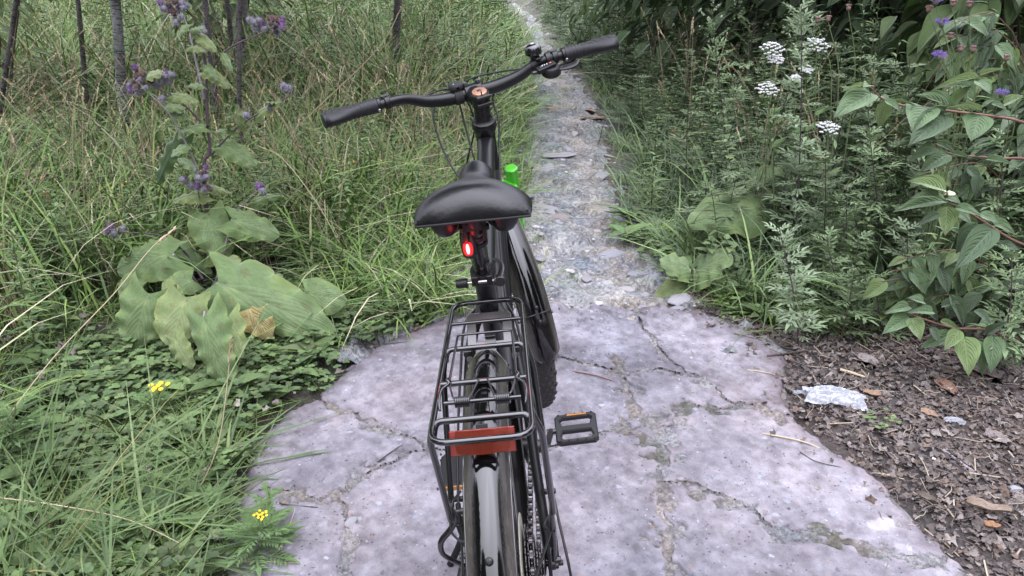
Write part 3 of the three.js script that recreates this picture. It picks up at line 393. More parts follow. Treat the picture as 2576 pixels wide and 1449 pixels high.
  const body = sheet((u, v) => { const a = v * 2 * Math.PI, z = lerp(.016, -.028, u), k = Math.pow(Math.sin(clamp(u, .001, .999) * Math.PI), .28), f = .0155 * k; const c = Math.cos(a), s = Math.sin(a), sx = Math.sign(c) * Math.abs(c) ** .7, sy = Math.sign(s) * Math.abs(s) ** .7; return f0.clone().add(V(sx * f * 1.15, .023 + sy * f * .72, z)); }, 24, 28); mesh('lamp_housing', body, BK.rubber, fl);
  mesh('lamp_mark', rbox(.0075, .0008, .0022, .0003).applyMatrix4(M4(f0.clone().add(V(-.004, .0322, .006)), E(.12, 0, -.1))), BK.white, fl);
}
// cables
{
  const C = (pts, r = .0024) => mesh('cable', tube(smooth(pts, 10), r, { n: 8 }), BK.plastic, bike);
  C([steered(-.135, 1.0, -.905), steered(-.10, .985, -.93), steered(-.107, .94, -.90), steered(-.107, .885, -.87), V(-.085, .83, -.81), V(-.045, .79, -.74), V(-.024, .775, -.66), V(-.02, .745, -.40), V(-.02, .72, -.29)]);
  C([steered(-.13, 1.005, -.9), steered(-.05, 1.0, -.945), steered(-.012, .97, -.96), steered(.0, .90, -.955), steered(-.04, .80, -.97), steered(-.06, .70, -.99), steered(-.062, .5, -1.06)]);
  C([steered(.138, 1.0, -.868), steered(.10, .99, -.90), steered(.05, .965, -.905), V(.034, .92, -.88), V(.03, .86, -.84), V(.026, .80, -.74), V(.022, .76, -.5), V(.03, .72, -.30)]);
  C([steered(.145, 1.006, -.91), steered(.08, 1.012, -.925), steered(.0, 1.008, -.935), steered(-.025, .97, -.945), steered(-.03, .92, -.93), V(-.036, .84, -.86), V(-.02, .80, -.78), V(-.016, .76, -.5)]);
  C([V(.03, .72, -.30), V(.045, .70, -.265), V(.06, .62, -.20), V(.078, .52, -.10), V(.088, .46, -.02), V(.100, .40, .05), V(.105, .32, .075), V(.09, .27, .06)]);
  C([V(-.02, .72, -.29), V(-.045, .705, -.262), V(-.062, .63, -.20), V(-.075, .53, -.10), V(-.078, .47, -.03)]);
  new MB().cyl(V(-.078, .478, -.037), V(-.079, .452, -.015), .0048).cyl(V(-.079, .452, -.015), V(-.072, .425, .0), .0062, null, .0045).build('cable_stop', BK.alloy, bike);
}
// seat post, clamp, saddle
const SP = y => V(0, y, -.237 + (y - .806) * .412), sdir = V(0, .9246, .381).normalize();
{
  new MB().cyl(SP(.70), SP(.932), .0148, null, .0148, 28).build('seat_post', phy({ color: rgb(.012, .012, .013), roughness: .22, clearcoat: .6, clearcoatRoughness: .12 }), bike);
  const c = sub('seat_clamp'), p = SP(.812), q = basis(sdir, V(0, 0, 1));
  mesh('collar', lathe([[.0165, -.012], [.021, -.012], [.0222, -.010], [.0222, .008], [.021, .010], [.0155, .010]], 30, 'z').applyMatrix4(M4(p, q)), BK.dark, c);
  new MB().box(.012, .018, .016, p.clone().add(V(-.013, 0, .026))).box(.010, .018, .016, p.clone().add(V(.012, 0, .026))).build('clamp_ear', BK.alloy, c);
  new MB().cyl(p.clone().add(V(-.034, -.002, .03)), p.clone().add(V(.034, -.002, .03)), .0032).build('skewer', BK.steel, c);
  new MB().cyl(p.clone().add(V(-.046, -.002, .03)), p.clone().add(V(-.026, -.002, .03)), .0078, null, .0086, 20).build('clamp_nut', BK.plastic, c);
  new MB().cyl(p.clone().add(V(.019, -.002, .03)), p.clone().add(V(.024, -.002, .03)), .0085, null, .0085, 20).cyl(p.clone().add(V(.030, -.002, .024)), p.clone().add(V(.030, -.002, .038)), .0095, null, .0095, 20).build('lever_cam', BK.dark, c);
  mesh('clamp_lever', tube(smooth([p.clone().add(V(.030, .002, .032)), p.clone().add(V(.034, .012, .015)), p.clone().add(V(.031, .014, -.008)), p.clone().add(V(.02, .012, -.03))]), t => lerp(.006, .004, t), { n: 10, flat: .6 }), BK.dark, c);
}
{
  const s = sub('saddle'), z0 = -.148, len = .252;
  const half = t => { const w = lerp(.0985, .033, sstep(.22, .74, t)); return w * (t > .9 ? Math.sqrt(clamp(1 - ((t - .9) / .1) ** 2 * .85)) : 1); };
  const top = t => lerp(.989, .967, sstep(.22, .70, t)) + .006 * sstep(.7, .9, t) - .014 * sstep(.9, 1, t), bot = t => lerp(.942, .940, sstep(.2, .6, t));
  const f = (t, k, v) => { const a = v * 2 - 1, th = a * 89.9 * D2R, w = half(t) * lerp(.95, 1, k), s = Math.sin(th), ab = Math.abs(s), b = bot(t) - .005 * ab ** 3 * sstep(.45, .1, t), h = (top(t) - b) * k; const e = 1.15; // broad flat shoulders at the back
    const cy = Math.max(0, 1 - ab ** 1.75) ** .62; const groove = -.0025 * Math.exp(-((a / .13) ** 2)) * sstep(.1, .3, t) * (1 - sstep(.42, .62, t)) * k;
    const sw = .016 * ab ** 2.4 * sstep(.35, 0, t) + .004 * Math.exp(-((a / .3) ** 2)) * sstep(.2, 0, t); return V(w * s * (1 - .03 * sstep(.12, 0, cy)), b + h * cy + groove, z0 - len * t - sw); };
  const g = sheet((u, v) => { if (u < .3) { const al = u / .3 * Math.PI / 2; return f(.20 * (1 - Math.cos(al)), Math.sin(al) ** .9, v); } return f(lerp(.20, 1, (u - .3) / .7), 1, v); }, 84, 64);
  mesh('cover', g, BK.saddle, s);
  mesh('seam', tube(Array.from({ length: 65 }, (_, i) => { const p = g.attributes.position; return V(p.getX(i), p.getY(i) - .001, p.getZ(i)); }), .0022, { n: 6 }), BK.rubber, s);
  mesh('base_pan', sheet((u, v) => { const t = lerp(.06, .99, u), a = v * 2 - 1; return V(a * half(t) * .93, bot(t) + .004, z0 - len * t); }, 24, 8), BK.plastic, s);
  for (const x of [-1, 1]) {
    mesh('spring_cover', lathe([[.004, -.046], [.010, -.0455], [.011, -.043], [.016, -.0425], [.024, -.036], [.031, -.022], [.034, -.004], [.034, .012]], 28, 'y').applyMatrix4(M4(V(x * .050, .936, -.196), E(.15, 0, -x * .12), .74)), BK.plastic, s);
    mesh('rail', tube(smooth(p3([[x * .050, .905, -.196], [x * .034, .908, -.205], [x * .022, .918, -.215], [x * .021, .920, -.245], [x * .017, .927, -.32], [x * .010, .942, -.375]])), .0036, { n: 10 }), BK.alloy, s);
    new MB().box(.007, .036, .012, V(x * .0155, .915, -.178)).cyl(V(x * .0135, .920, -.178), V(x * .024, .920, -.178), .0065, null, .0065, 6).build('clamp_plate', BK.alloy, s);
  }
  new MB().add(lathe([[0, .02], [.016, .02], [.017, .016], [.017, -.008], [0, -.008]], 24, 'z').applyMatrix4(M4(SP(.920), basis(sdir, V(0, 0, 1))))).box(.036, .014, .036, V(0, .922, -.190)).build('saddle_clamp', BK.plastic, s);
  mesh('vent_hole', lathe([[0, .001], [.0026, .001], [.003, 0]], 12, 'y').translate(.0, .9645, z0 - len * .66), BK.rubber, s);
}
// the lit tail light on the seat post
{
  const t = sub('tail_light'), c = SP(.880).add(V(-.014, .004, .028)), q = E(-.28, -.12, .06);
  const oval = (w, h, k) => Array.from({ length: 24 }, (_, i) => { const a = i / 24 * 2 * Math.PI, x = Math.cos(a), y = Math.sin(a); return [w * Math.sign(x) * Math.abs(x) ** k, h * Math.sign(y) * Math.abs(y) ** k]; });
  mesh('light_housing', ext(oval(.0125, .026, .7), .018, .003).applyMatrix4(M4(c.clone().add(V(0, .009, -.006).applyQuaternion(q)), q)), BK.plastic, t);
  mesh('lens', ext(oval(.0082, .0118, .75), .008, .003).applyMatrix4(M4(c.clone().add(V(0, 0, .0045).applyQuaternion(q)), q)), BK.glow, t);
  mesh('light_strip', ext(oval(.0028, .0085, .8), .004, .001).applyMatrix4(M4(c.clone().add(V(.0005, 0, .0078).applyQuaternion(q)), q)), BK.hot, t);
  for (const y of [0, .014]) mesh('light_band', lathe([[.0152, -.003], [.0175, -.003], [.0175, .003], [.0152, .003]], 26, 'z').applyMatrix4(M4(SP(.886 + y), basis(sdir, V(0, 0, 1)))), BK.rubber, t);
  for (let k = 0; k < 3; k++) mesh('light_mark', rbox(.0012, .004, .0006, .0002).applyMatrix4(M4(c.clone().add(V(-.004 + k * .0035, .030, .0036).applyQuaternion(q)), q)), BK.white, t);
  const l = new THREE.PointLight(rgb(1, .03, .04), .0011, 6, 2); l.position.copy(c.clone().add(V(0, 0, .018).applyQuaternion(q))); l.castShadow = true; l.shadow.radius = .3; bike.add(l); l.name = 'tail_light_glow';
}
// luggage rack
{
  const r = sub('luggage_rack'), Y = .7549, zf = -.237, zr = .1643, wf = .0605, wr = .0690, rad = .0046, W = z => lerp(wf, wr, (z - zf) / (zr - zf));
  mesh('rack_loop', tube(fillet([V(-wf, Y, zf), V(wf, Y, zf), V(wr, Y, zr), V(-wr, Y, zr)], .028, 8, true), rad, { n: 14, closed: true }), BK.gloss, r);
  const bar = (z, q, arch, dy = 0) => mesh('cross_bar', arch ? tube(fillet([V(-W(z), Y - .014, z + .012), V(-W(z) * .94, Y + .002, z), V(W(z) * .94, Y + .002, z), V(W(z), Y - .014, z + .012)], .018, 6), q, { n: 12 }) : tube([V(-W(z), Y + dy, z), V(W(z), Y + dy, z)], q, { n: 10 }), BK.gloss, r);
  bar(-.163, .0031); bar(-.075, .0044, 1); bar(.022, .0044); bar(.118, .0048, 1);
  // spring clip
  const cl = [V(-.050, Y + .006, .022), V(-.044, Y + .009, -.108), V(.044, Y + .009, -.108), V(.050, Y + .006, .022)];
  mesh('spring_clip', tube(fillet(cl, .006, 5), .0021, { n: 8 }), BK.gloss, r);
  mesh('cross_bar', tube([V(-.055, Y + .002, .075), V(.055, Y + .002, .075)], .0032, { n: 10 }), BK.gloss, r);
  for (const s of [-1, 1]) {
    mesh('clip_hook', tube(smooth([V(s * .050, Y + .006, .016), V(s * .053, Y + .010, .026), V(s * .050, Y + .008, .032), V(s * .060, Y + .006, .045), V(s * .063, Y + .002, .065), V(s * .061, Y - .004, .083)]), .0022, { n: 8 }), BK.gloss, r);
    const coil = []; for (let i = 0; i <= 96; i++) { const a = i / 12 * 2 * Math.PI, x = s * (.019 + .021 * i / 96); coil.push(V(x, Y + .002 + .0068 * Math.cos(a), .075 + .0068 * Math.sin(a))); }
    mesh('spring', tube([V(s * .006, Y + .004, .022), V(s * .012, Y + .006, .05), V(s * .017, Y + .0075, .072), ...coil, V(s * .042, Y + .009, .07), V(s * .047, Y + .008, .045), V(s * .048, Y + .004, .024)], .0016, { n: 6 }), BK.gloss, r);
    // the two legs of a side meet in a U, from which a strut runs to the dropout
    mesh('rack_leg', tube(fillet([V(s * W(-.09), Y - .003, -.085), V(s * (W(-.09) + .009), Y - .04, -.075), V(s * .083, .505, .0), V(s * .083, .492, .028), V(s * (W(.12) + .012), Y - .045, .098), V(s * W(.118), Y - .003, .108)], .014, 6), .0052, { n: 12 }), BK.gloss, r);
    const st = s < 0 ? [V(-.084, .525, .02), V(-.078, .49, .012), V(-.088, .468, .012), V(-.109, .44, .012), V(-.110, .415, .012), V(-.092, .39, .008), V(-.074, .372, .004)] : [V(.084, .53, .02), V(.080, .48, .016), V(.079, .42, .01), V(.077, .372, .004)];
    mesh('rack_strut', tube(smooth(st, 8), .0056, { n: 12, flat: .75 }), BK.gloss, r);
    mesh('rack_bolt', cap(.0055, .0055, .012, 6).rotateY(s * Math.PI / 2).translate(s * .076, .372, .004), BK.dark, r); mesh('rack_bolt', cap(.005, .005, .02, 8).rotateY(s * Math.PI / 2).translate(s * .07, .475, -.05), BK.alloy, r);
  }
  // reflector
  const rf = sub('reflector'), c = V(0, .741, .150), q = E(-.5, 0, 0);
  mesh('reflector_lens', (() => { const g = sheet((u, v) => { const a = v * 2 - 1, h = .0165 * (Math.abs(a) > .97 ? .86 : 1), y = lerp(-1, 1, u); const bow = -.011 * Math.max(0, Math.abs(a) - .36); return V(a * .0437 * (1 - .05 * Math.abs(y) ** 4), y * h - .006 * (1 - Math.abs(y)) * 0 - .005 * a * a * (y < 0 ? -1 : 0),   .006 + bow); }, 10, 24); return crease(g).applyMatrix4(M4(c, q)); })(), BK.red, rf);
  new MB().box(.0885, .0335, .007, V(0, 0, -.0028)).build('reflector_shell', phy({ color: rgb(.16, .012, .006), roughness: .4, clearcoat: .3 }), rf).geometry.applyMatrix4(M4(c, q));
  for (const x of [-.014, .0, .014]) mesh('lens_rib', rbox(.0008, .034, .0012, .0003).applyMatrix4(M4(c.clone().add(V(x, 0, .0062).applyQuaternion(q)), q)), BK.red, rf);
  new MB().box(.016, .03, .004, V(0, .742, .137), E(-.5, 0, 0)).build('reflector_bracket', BK.plastic, rf);
}
// cranks, pedals, chain, kickstand, derailleur
{
  const k = sub('crankset'), ca = -26.58 * D2R, tip = s => V(s * .088, BB.y + s * .17 * Math.sin(ca), BB.z - s * .17 * Math.cos(ca));
  for (const s of [-1, 1]) mesh('crank_arm', tube([V(s * .062, BB.y, BB.z), V(s * .075, BB.y, BB.z).lerp(tip(s), .25), tip(s)], t => lerp(.015, .0105, t), { n: 14, flat: .62, up: V(1, 0, 0) }), BK.alloy, k);
  const p = []; for (let i = 0; i < 38; i++) for (const [f, d] of [[0, -.003], [.3, -.003], [.42, .002], [.6, .002], [.72, -.003]]) { const a = (i + f) / 38 * 2 * Math.PI; p.push([(.077 + d) * Math.cos(a), (.077 + d) * Math.sin(a)]); } const holes = []; for (let i = 0; i < 5; i++) holes.push(circle(.017, 16, .045 * Math.cos(i * 1.2566), .045 * Math.sin(i * 1.2566)));
  mesh('chainring', ext(p, .003, .0006, holes).rotateY(Math.PI / 2).translate(.045, BB.y, BB.z), BK.alloy, k); mesh('spider_boss', cap(.018, .014, .024, 20).rotateY(Math.PI / 2).translate(.044, BB.y, BB.z), BK.alloy, k);
  mesh('chain_guard', lathe([[.08, .050], [.088, .050], [.0895, .052], [.088, .054], [.08, .054]], 48).translate(0, BB.y, BB.z), BK.plastic, k);
  for (const s of [-1, 1]) {
    const pd = sub('pedal'), t = tip(s); pd.position.copy(t).add(V(s < 0 ? -.016 : .064, s < 0 ? .012 : .004, s < 0 ? .02 : 0)); pd.quaternion.copy(E(s > 0 ? .24 : .12, 0, s > 0 ? .05 : .02));
    const w = s < 0 ? .084 : .106, l = .092, th = .017, outer = [[-w / 2, -l / 2 + .008], [-w / 2 + .008, -l / 2], [w / 2 - .008, -l / 2], [w / 2, -l / 2 + .008], [w / 2, l / 2 - .008], [w / 2 - .008, l / 2], [-w / 2 + .008, l / 2], [-w / 2, l / 2 - .008]];
    const slot = (y0, y1) => { const m = (y0 + y1) / 2; return [[-.033, y0], [.033, y0], [.039, m], [.033, y1], [-.033, y1], [-.039, m]]; };
    mesh('pedal_body', ext(outer, th, .003, [[[-.033, -.034], [.033, -.034], [.041, -.027], [.035, -.0095], [-.035, -.0095], [-.041, -.027]], [[-.035, .0095], [.035, .0095], [.041, .027], [.033, .034], [-.033, .034], [-.040, .027]]]).rotateX(Math.PI / 2), BK.plastic, pd);
    mesh('pedal_axle', cap(.0085, .0085, .10, 16).rotateY(Math.PI / 2).translate(-.05, 0, 0), BK.plastic, pd);
    mesh('pedal_spindle', cap(.0075, .0075, .03, 12).rotateY(s * -Math.PI / 2).translate(-s * .045, 0, 0), BK.dark, pd);
    if (s < 0) for (const e of [-1, 1]) mesh('pedal_reflector', rbox(.056, .011, .004).translate(0, 0, e * (l / 2 + .0012)), BK.amber, pd);
    mesh('pedal_reflector', rbox(.05, .003, .004).translate(.004, th / 2 + .0006, -l / 2 + .007), BK.amber, pd);
    const pin = cap(.0022, .0018, .0045, 8).rotateX(-Math.PI / 2); for (const e of [-1, 1]) for (let i = 0; i < 5; i++) { const o = mesh('grip_pin', pin, BK.plastic, pd); o.position.set(-.042 + .021 * i, th / 2 - .001, e * (l / 2 - .004)); }
    for (let i = 0; i < 4; i++) { const o = mesh('grip_pin', pin, BK.plastic, pd); o.position.set(-.045 + .03 * i, .0, l / 2 - .002); o.quaternion.copy(E(Math.PI / 2, 0, 0)); }
  }
  // chain: upper run from ring to sprocket and lower run, link by link
  const link = [new MB().add(ext([...circle(.0042, 8)].map(([x, y]) => [x, y]), .0075, .0006)).add(ext([[-.0064, -.0022], [.0064, -.0022], [.0064, .0022], [-.0064, .0022]], .0062, .0004)).geo, new MB().add(ext([[-.0078, -.0034], [-.0064, -.0042], [.0064, -.0042], [.0078, -.0034], [.0078, .0034], [.0064, .0042], [-.0064, .0042], [-.0078, .0034]], .0014, .0003), M4(V(0, 0, .0043))).add(ext([[-.0078, -.0034], [-.0064, -.0042], [.0064, -.0042], [.0078, -.0034], [.0078, .0034], [.0064, .0042], [-.0064, .0042], [-.0078, .0034]], .0014, .0003), M4(V(0, 0, -.0043))).geo];
  const path = []; for (let i = 0; i <= 10; i++) { const a = (-90 + i * 18) * D2R; path.push(V(.0395, R + .061 * Math.sin(a) * 1, .061 * Math.cos(a))); } path.push(V(.045, BB.y + .077, BB.z + .01)); for (let i = 1; i <= 10; i++) { const a = (90 + i * 18) * D2R; path.push(V(.045, BB.y + .077 * Math.sin(a), BB.z + .077 * Math.cos(a))); } path.push(V(.041, .21, -.03), V(.0395, .2, .0), V(.0395, R - .061, .004));
  const c = new THREE.CurvePath(); for (let i = 1; i < path.length; i++) c.add(new THREE.LineCurve3(path[i - 1], path[i])); const n = Math.floor(c.getLength() / .0127), ch = sub('chain');
  for (let i = 0; i < n; i++) { const a = c.getPointAt(i / n), b = c.getPointAt((i + 1) / n), o = mesh('chain_link', link[i % 2], BK.chain, ch); o.position.copy(a).lerp(b, .5); const d = b.sub(a).normalize(), z = V(1, 0, 0); const y = V(0, 0, 0).crossVectors(z, d).normalize(); o.quaternion.setFromRotationMatrix(new THREE.Matrix4().makeBasis(d, y, V(0, 0, 0).crossVectors(d, y))); }
  const ks = sub('kickstand'); mesh('stand_leg', tube(smooth(p3([[-.055, .27, -.42], [-.085, .20, -.40], [-.15, .06, -.37], [-.175, .018, -.36]])), .0085, { n: 12 }), BK.satin, ks); mesh('stand_foot', cap(.012, .014, .014, 14).rotateX(Math.PI / 2).translate(-.177, .016, -.36), BK.rubber, ks); mesh('stand_bracket', rbox(.05, .03, .045).translate(-.035, .268, -.415), BK.alloy, ks);
  const dr = sub('derailleur'); new MB().box(.02, .05, .03, V(.07, .29, .02), E(.3, 0, 0)).box(.012, .11, .018, V(.05, .235, .02), E(-.2, 0, 0)).build('derailleur_cage', BK.alloy, dr); for (const y of [.275, .2]) mesh('pulley', lathe([[.004, -.003], [.019, -.003], [.02, 0], [.019, .003], [.004, .003]], 22).translate(.04, y, .012), BK.plastic, dr);
}
// ---------------------------------------------------------------- foliage kit
const leafMat = (r, g, b, o = {}) => phy({ color: rgb(r, g, b), roughness: .95, transmission: .28, thickness: 0, clearcoat: .22, clearcoatRoughness: .42, ...o });
const veinTex = (f, n = 256) => tex(n, n, (x, y) => { const v = f((x + .5) / n * 2 - 1, (y + .5) / n, x, y); return [255 * v[0], 255 * v[1], 255 * v[2]]; }, true);
const blotch = tnoise(256, 6, 71, 5), fine = tnoise(256, 40, 72, 3);
const arcVeins = veinTex((u, v, x, y) => { let k = Math.exp(-((u / .035) ** 2)); for (let i = 0; i < 6; i++) { const v0 = .06 + i * .125, t = (v - v0) / (.62 - i * .03); if (t > 0) { const c = .95 * Math.pow(t, .62) * (1 - .12 * t); k = Math.max(k, .75 * Math.exp(-(((Math.abs(u) - c) / .028) ** 2))); } } const b = .86 + .2 * (blotch[y * 256 + x] - .5); return [b * (.90 + .12 * k), b * (.93 + .07 * k), b * (.86 + .14 * k)]; });
const fanVeins = veinTex((u, v, x, y) => { let k = Math.exp(-((u / .03) ** 2)); for (let i = 0; i < 7; i++) { const v0 = .02 + i * .12 * (i > 1 ? 1 : .4), s = [1.6, 1.25, 1.05, .95, .9, .85, .8][i]; const d = Math.abs(u) * s - (v - v0) * 1.35; k = Math.max(k, .8 * Math.exp(-((d / .035) ** 2)) * (v > v0 ? 1 : 0)); const d2 = Math.abs(u) * .35 - (v - v0 - .06) * 1.1; k = Math.max(k, .35 * Math.exp(-((d2 / .02) ** 2))); } const bl = blotch[y * 256 + x], b = .86 + .22 * (bl - .5) + .12 * (fine[y * 256 + x] - .5), sp = .5 * sstep(.69, .73, blotch[((y * 2) % 256) * 256 + (x * 2 + 90) % 256]) * .5, ye = sstep(.55, .8, bl) * .10 + .16 * sstep(.75, 1, Math.abs(u)) * bl; return [b * (.95 + .13 * k) * (1 + .35 * ye) * (1 - .15 * sp), b * (.96 + .07 * k) * (1 - .45 * sp), b * (.90 + .20 * k) * (1 - .3 * ye) * (1 - .5 * sp)]; });
const fanBump = veinTex((u, v, x, y) => { let k = 0; k = Math.max(k, Math.exp(-((u / .04) ** 2))); for (let i = 0; i < 7; i++) { const v0 = .02 + i * .12 * (i > 1 ? 1 : .4), s = [1.6, 1.25, 1.05, .95, .9, .85, .8][i]; const d = Math.abs(u) * s - (v - v0) * 1.35; k = Math.max(k, .8 * Math.exp(-((d / .05) ** 2)) * (v > v0 ? 1 : 0)); } const b = .75 - .5 * k + .25 * (fine[y * 256 + x] - .5); return [b, b, b]; });
const arcBump = veinTex((u, v) => { let k = Math.exp(-((u / .05) ** 2)); for (let i = 0; i < 6; i++) { const v0 = .06 + i * .125, t = (v - v0) / (.62 - i * .03); if (t > 0) { const c = .95 * Math.pow(t, .62) * (1 - .12 * t); k = Math.max(k, .8 * Math.exp(-(((Math.abs(u) - c) / .06) ** 2))); } } const b = .8 - .6 * k; return [b, b, b]; });
// a leaf of unit length along +z from its stalk, width 1 at the widest, face +y
function leafG({ half, nu = 14, nv = 8, bend = .2, fold = .15, wave = 0, waves = 5, back = 0, serr = 0, teeth = 16, seed = 1, curl = 0, tip = 0, asym = 0, rag = 0 }) {
  return sheet((u, v) => {
    const k = v * 2 - 1, t = u; let h = half(t) / 2 * (1 + rag * (vnoise(t * 8 + seed * 5, k > 0 ? 3 : 9) - .5) * Math.abs(k)) * (1 + serr * (1 - 2 * Math.abs(((t * teeth) % 1) - .5)) * Math.abs(k)) * (1 + asym * k);
    const ak = Math.abs(k), z = t - back * ak ** 1.5 * (1 - t) ** 3; const w = wave * Math.sin(t * waves * 6.28 + seed + (k > 0 ? 1.7 : 0)) * ak * ak * Math.min(1, h * 4);
    return V(h * k * (1 - .1 * fold), -bend * t * t + fold * h * ak * 1.2 + w - curl * h * ak * ak * 2 + .03 * (vnoise(k * 3 + seed * 9, t * 3) - .5), z - tip * 0);
  }, nu, nv);
}
const ovate = t => Math.pow(Math.sin(Math.PI * Math.pow(clamp(t, 0, 1), .72)), .85) * (1 - .25 * t), lance = t => Math.pow(Math.sin(Math.PI * Math.pow(clamp(t), .6)), 1.1), round = t => Math.sqrt(clamp(1 - (2 * t - 1) ** 2)), heart = t => Math.pow(clamp(1 - t), .62) * (1 + .5 * t) * (.72 + .5 * Math.min(1, t * 5)) * .86, broad = t => Math.pow(clamp(1 - t ** 2.3), .62) * (.80 + .22 * Math.min(1, t * 4));
const LG = {
  burdock: [1, 2, 3, 4, 5].map(s => leafG({ half: s % 2 ? broad : heart, nu: 36, nv: 26, back: .32, bend: .2 + .05 * s, fold: .12, wave: .06, waves: 2.6 + .4 * s, serr: .03, teeth: 13, seed: s * 2.3, curl: .16, rag: .2, asym: (s - 3) * .05 })),
  dogwood: [1, 2, 3, 4].map(s => leafG({ half: t => ovate(t) * (t > .86 ? lerp(1, .55, (t - .86) / .14) : 1), nu: 18, nv: 12, bend: .14 + .06 * s, fold: .25, wave: .012, waves: 2, seed: s })),
  small: leafG({ half: ovate, nu: 6, nv: 4, bend: .25, fold: .25 }), lance: leafG({ half: lance, nu: 5, nv: 2, bend: .3, fold: .2 }), round: leafG({ half: round, nu: 6, nv: 4, bend: .1, fold: .2 }), heart: leafG({ half: heart, nu: 8, nv: 6, back: .25, bend: .2, fold: .2 }),
};
// a deeply cut leaf: narrow lobes along a midrib (mugwort, tansy)
function cutLeaf(pairs, len, wid, seed, bend = .25) { const m = new MB(), r = rng(seed), piece = leafG({ half: lance, nu: 3, nv: 2, bend: .12, fold: .2 }); const P = t => V(0, -bend * t * t, t); m.add(piece, M4(P(.62), basis(V(0, -.4 * bend, 1), V(0, 1, 0)), V(.13, .4, .42))); m.add(piece, M4(V(0, 0, 0), basis(V(0, -bend * .5, 1), V(0, 1, 0)), V(.07, .3, .95))); for (let i = 0; i < pairs; i++) for (const s of [-1, 1]) { const t = .12 + .62 * i / pairs + r() * .03, l = len * Math.sin((.25 + .6 * (1 - Math.abs(i / pairs - .55))) * 1.5) * (.8 + .4 * r()); m.add(piece, M4(P(t), basis(V(s * .9, -.1 + .2 * r(), .55 + .2 * r()), V(0, 1, 0)), V(wid, l, l))); if (pairs < 5) m.add(piece, M4(P(t).add(V(s * l * .35, 0, l * .2)), basis(V(s * .5, 0, .9), V(0, 1, 0)), V(wid * .7, l * .5, l * .55))); } return m.geo; }
const mugLeaf = [1, 2, 3].map(s => cutLeaf(3, .46, .12, s * 7)), fernLeaf = [1, 2].map(s => cutLeaf(9, .26, .07, s * 31, .35));
const leafAt = (parent, geo, m, base, tip, w, hint = V(0, 1, .35), name = 'leaf') => { const d = tip.clone().sub(base), o = mesh(name, geo, m, parent), L = d.length(); o.position.copy(base); o.quaternion.copy(basis(d, hint)); o.scale.set(w, L, L); return o; };
function stems(list, m, parent, name = 'stem') { const b = new MB(); for (const [pts, r0, r1] of list) b.add(tube(pts.length > 2 ? smooth(pts, 5) : pts, t => lerp(r0, r1, t), { n: 7 })); return b.build(name, m, parent); }
// grass: a tuft is many bent blades, tinted one by one
function blade(r, o, h, w, az, lean, droop, seg = 5) { const pos = [], idx = []; const d = V(Math.cos(az), 0, Math.sin(az)), q = V(-d.z, 0, d.x), tw = (r() - .5) * 1.2; for (let i = 0; i <= seg; i++) { const t = i / seg, p = o.clone().addScaledVector(d, h * (lean * t + droop * t * t)).add(V(0, h * (t - .55 * droop * t * t * t), 0)), ww = w * Math.pow(1 - t, .6) * (.6 + .4 * Math.min(1, t * 4)) / 2, s = q.clone().applyAxisAngle(V(0, 1, 0), tw * t); pos.push(p.x - s.x * ww, p.y, p.z - s.z * ww, p.x + s.x * ww, p.y, p.z + s.z * ww); if (i) { const a = i * 2 - 2; idx.push(a, a + 1, a + 2, a + 1, a + 3, a + 2); } } const g = new THREE.BufferGeometry(); g.setAttribute('position', new THREE.Float32BufferAttribute(pos, 3)); g.setIndex(idx); g.computeVertexNormals(); return g; }
function tuft(seed, n, { h = .5, spread = .08, w = .005, lean = .35, droop = .5, cols }) { const r = rng(seed), m = new MB(true); for (let i = 0; i < n; i++) { const a = r() * 6.28, R = spread * Math.sqrt(r()), hh = h * (.45 + .6 * r()), c = cols[Math.floor(r() * cols.length)], k = .75 + .5 * r(); m.add(blade(r, V(R * Math.cos(a), 0, R * Math.sin(a)), hh, w * (.6 + .8 * r()), r() * 6.28, lean * r(), droop * (.3 + r())), null, c.map(x => x * k)); } return m.geo; }
const GREEN = [[.125, .22, .045], [.15, .245, .055], [.11, .195, .055], [.185, .255, .065], [.125, .21, .075]], MIX = [...GREEN, ...GREEN, [.30, .31, .17], [.42, .38, .26]], FRESH = [[.125, .20, .065], [.105, .175, .065], [.155, .215, .08]], TAN = [[.40, .32, .20], [.33, .26, .16], [.46, .38, .26]], COOL = [[.12, .185, .09], [.14, .205, .11], [.11, .175, .08], [.17, .215, .11]];
const M_grass = std({ color: rgb(1, 1, 1), vertexColors: true, roughness: .7 }); const M_grassT = phy({ color: rgb(1, 1, 1), vertexColors: true, roughness: .95, transmission: .3, thickness: 0 });
const TUFT = { tall: [1, 2, 3, 4, 5].map(s => tuft(s, 19, { h: .56, spread: .10, w: .0098, lean: .55, droop: .75, cols: MIX })), short: [1, 2, 3, 4].map(s => tuft(s + 20, 22, { h: .22, spread: .08, w: .0058, lean: .7, droop: .7, cols: GREEN })), wide: [1, 2, 3].map(s => tuft(s + 40, 18, { h: .42, spread: .07, w: .009, lean: .7, droop: .95, cols: FRESH })), cool: [1, 2, 3].map(s => tuft(s + 50, 22, { h: .45, spread: .09, w: .0068, lean: .45, droop: .6, cols: COOL })) };
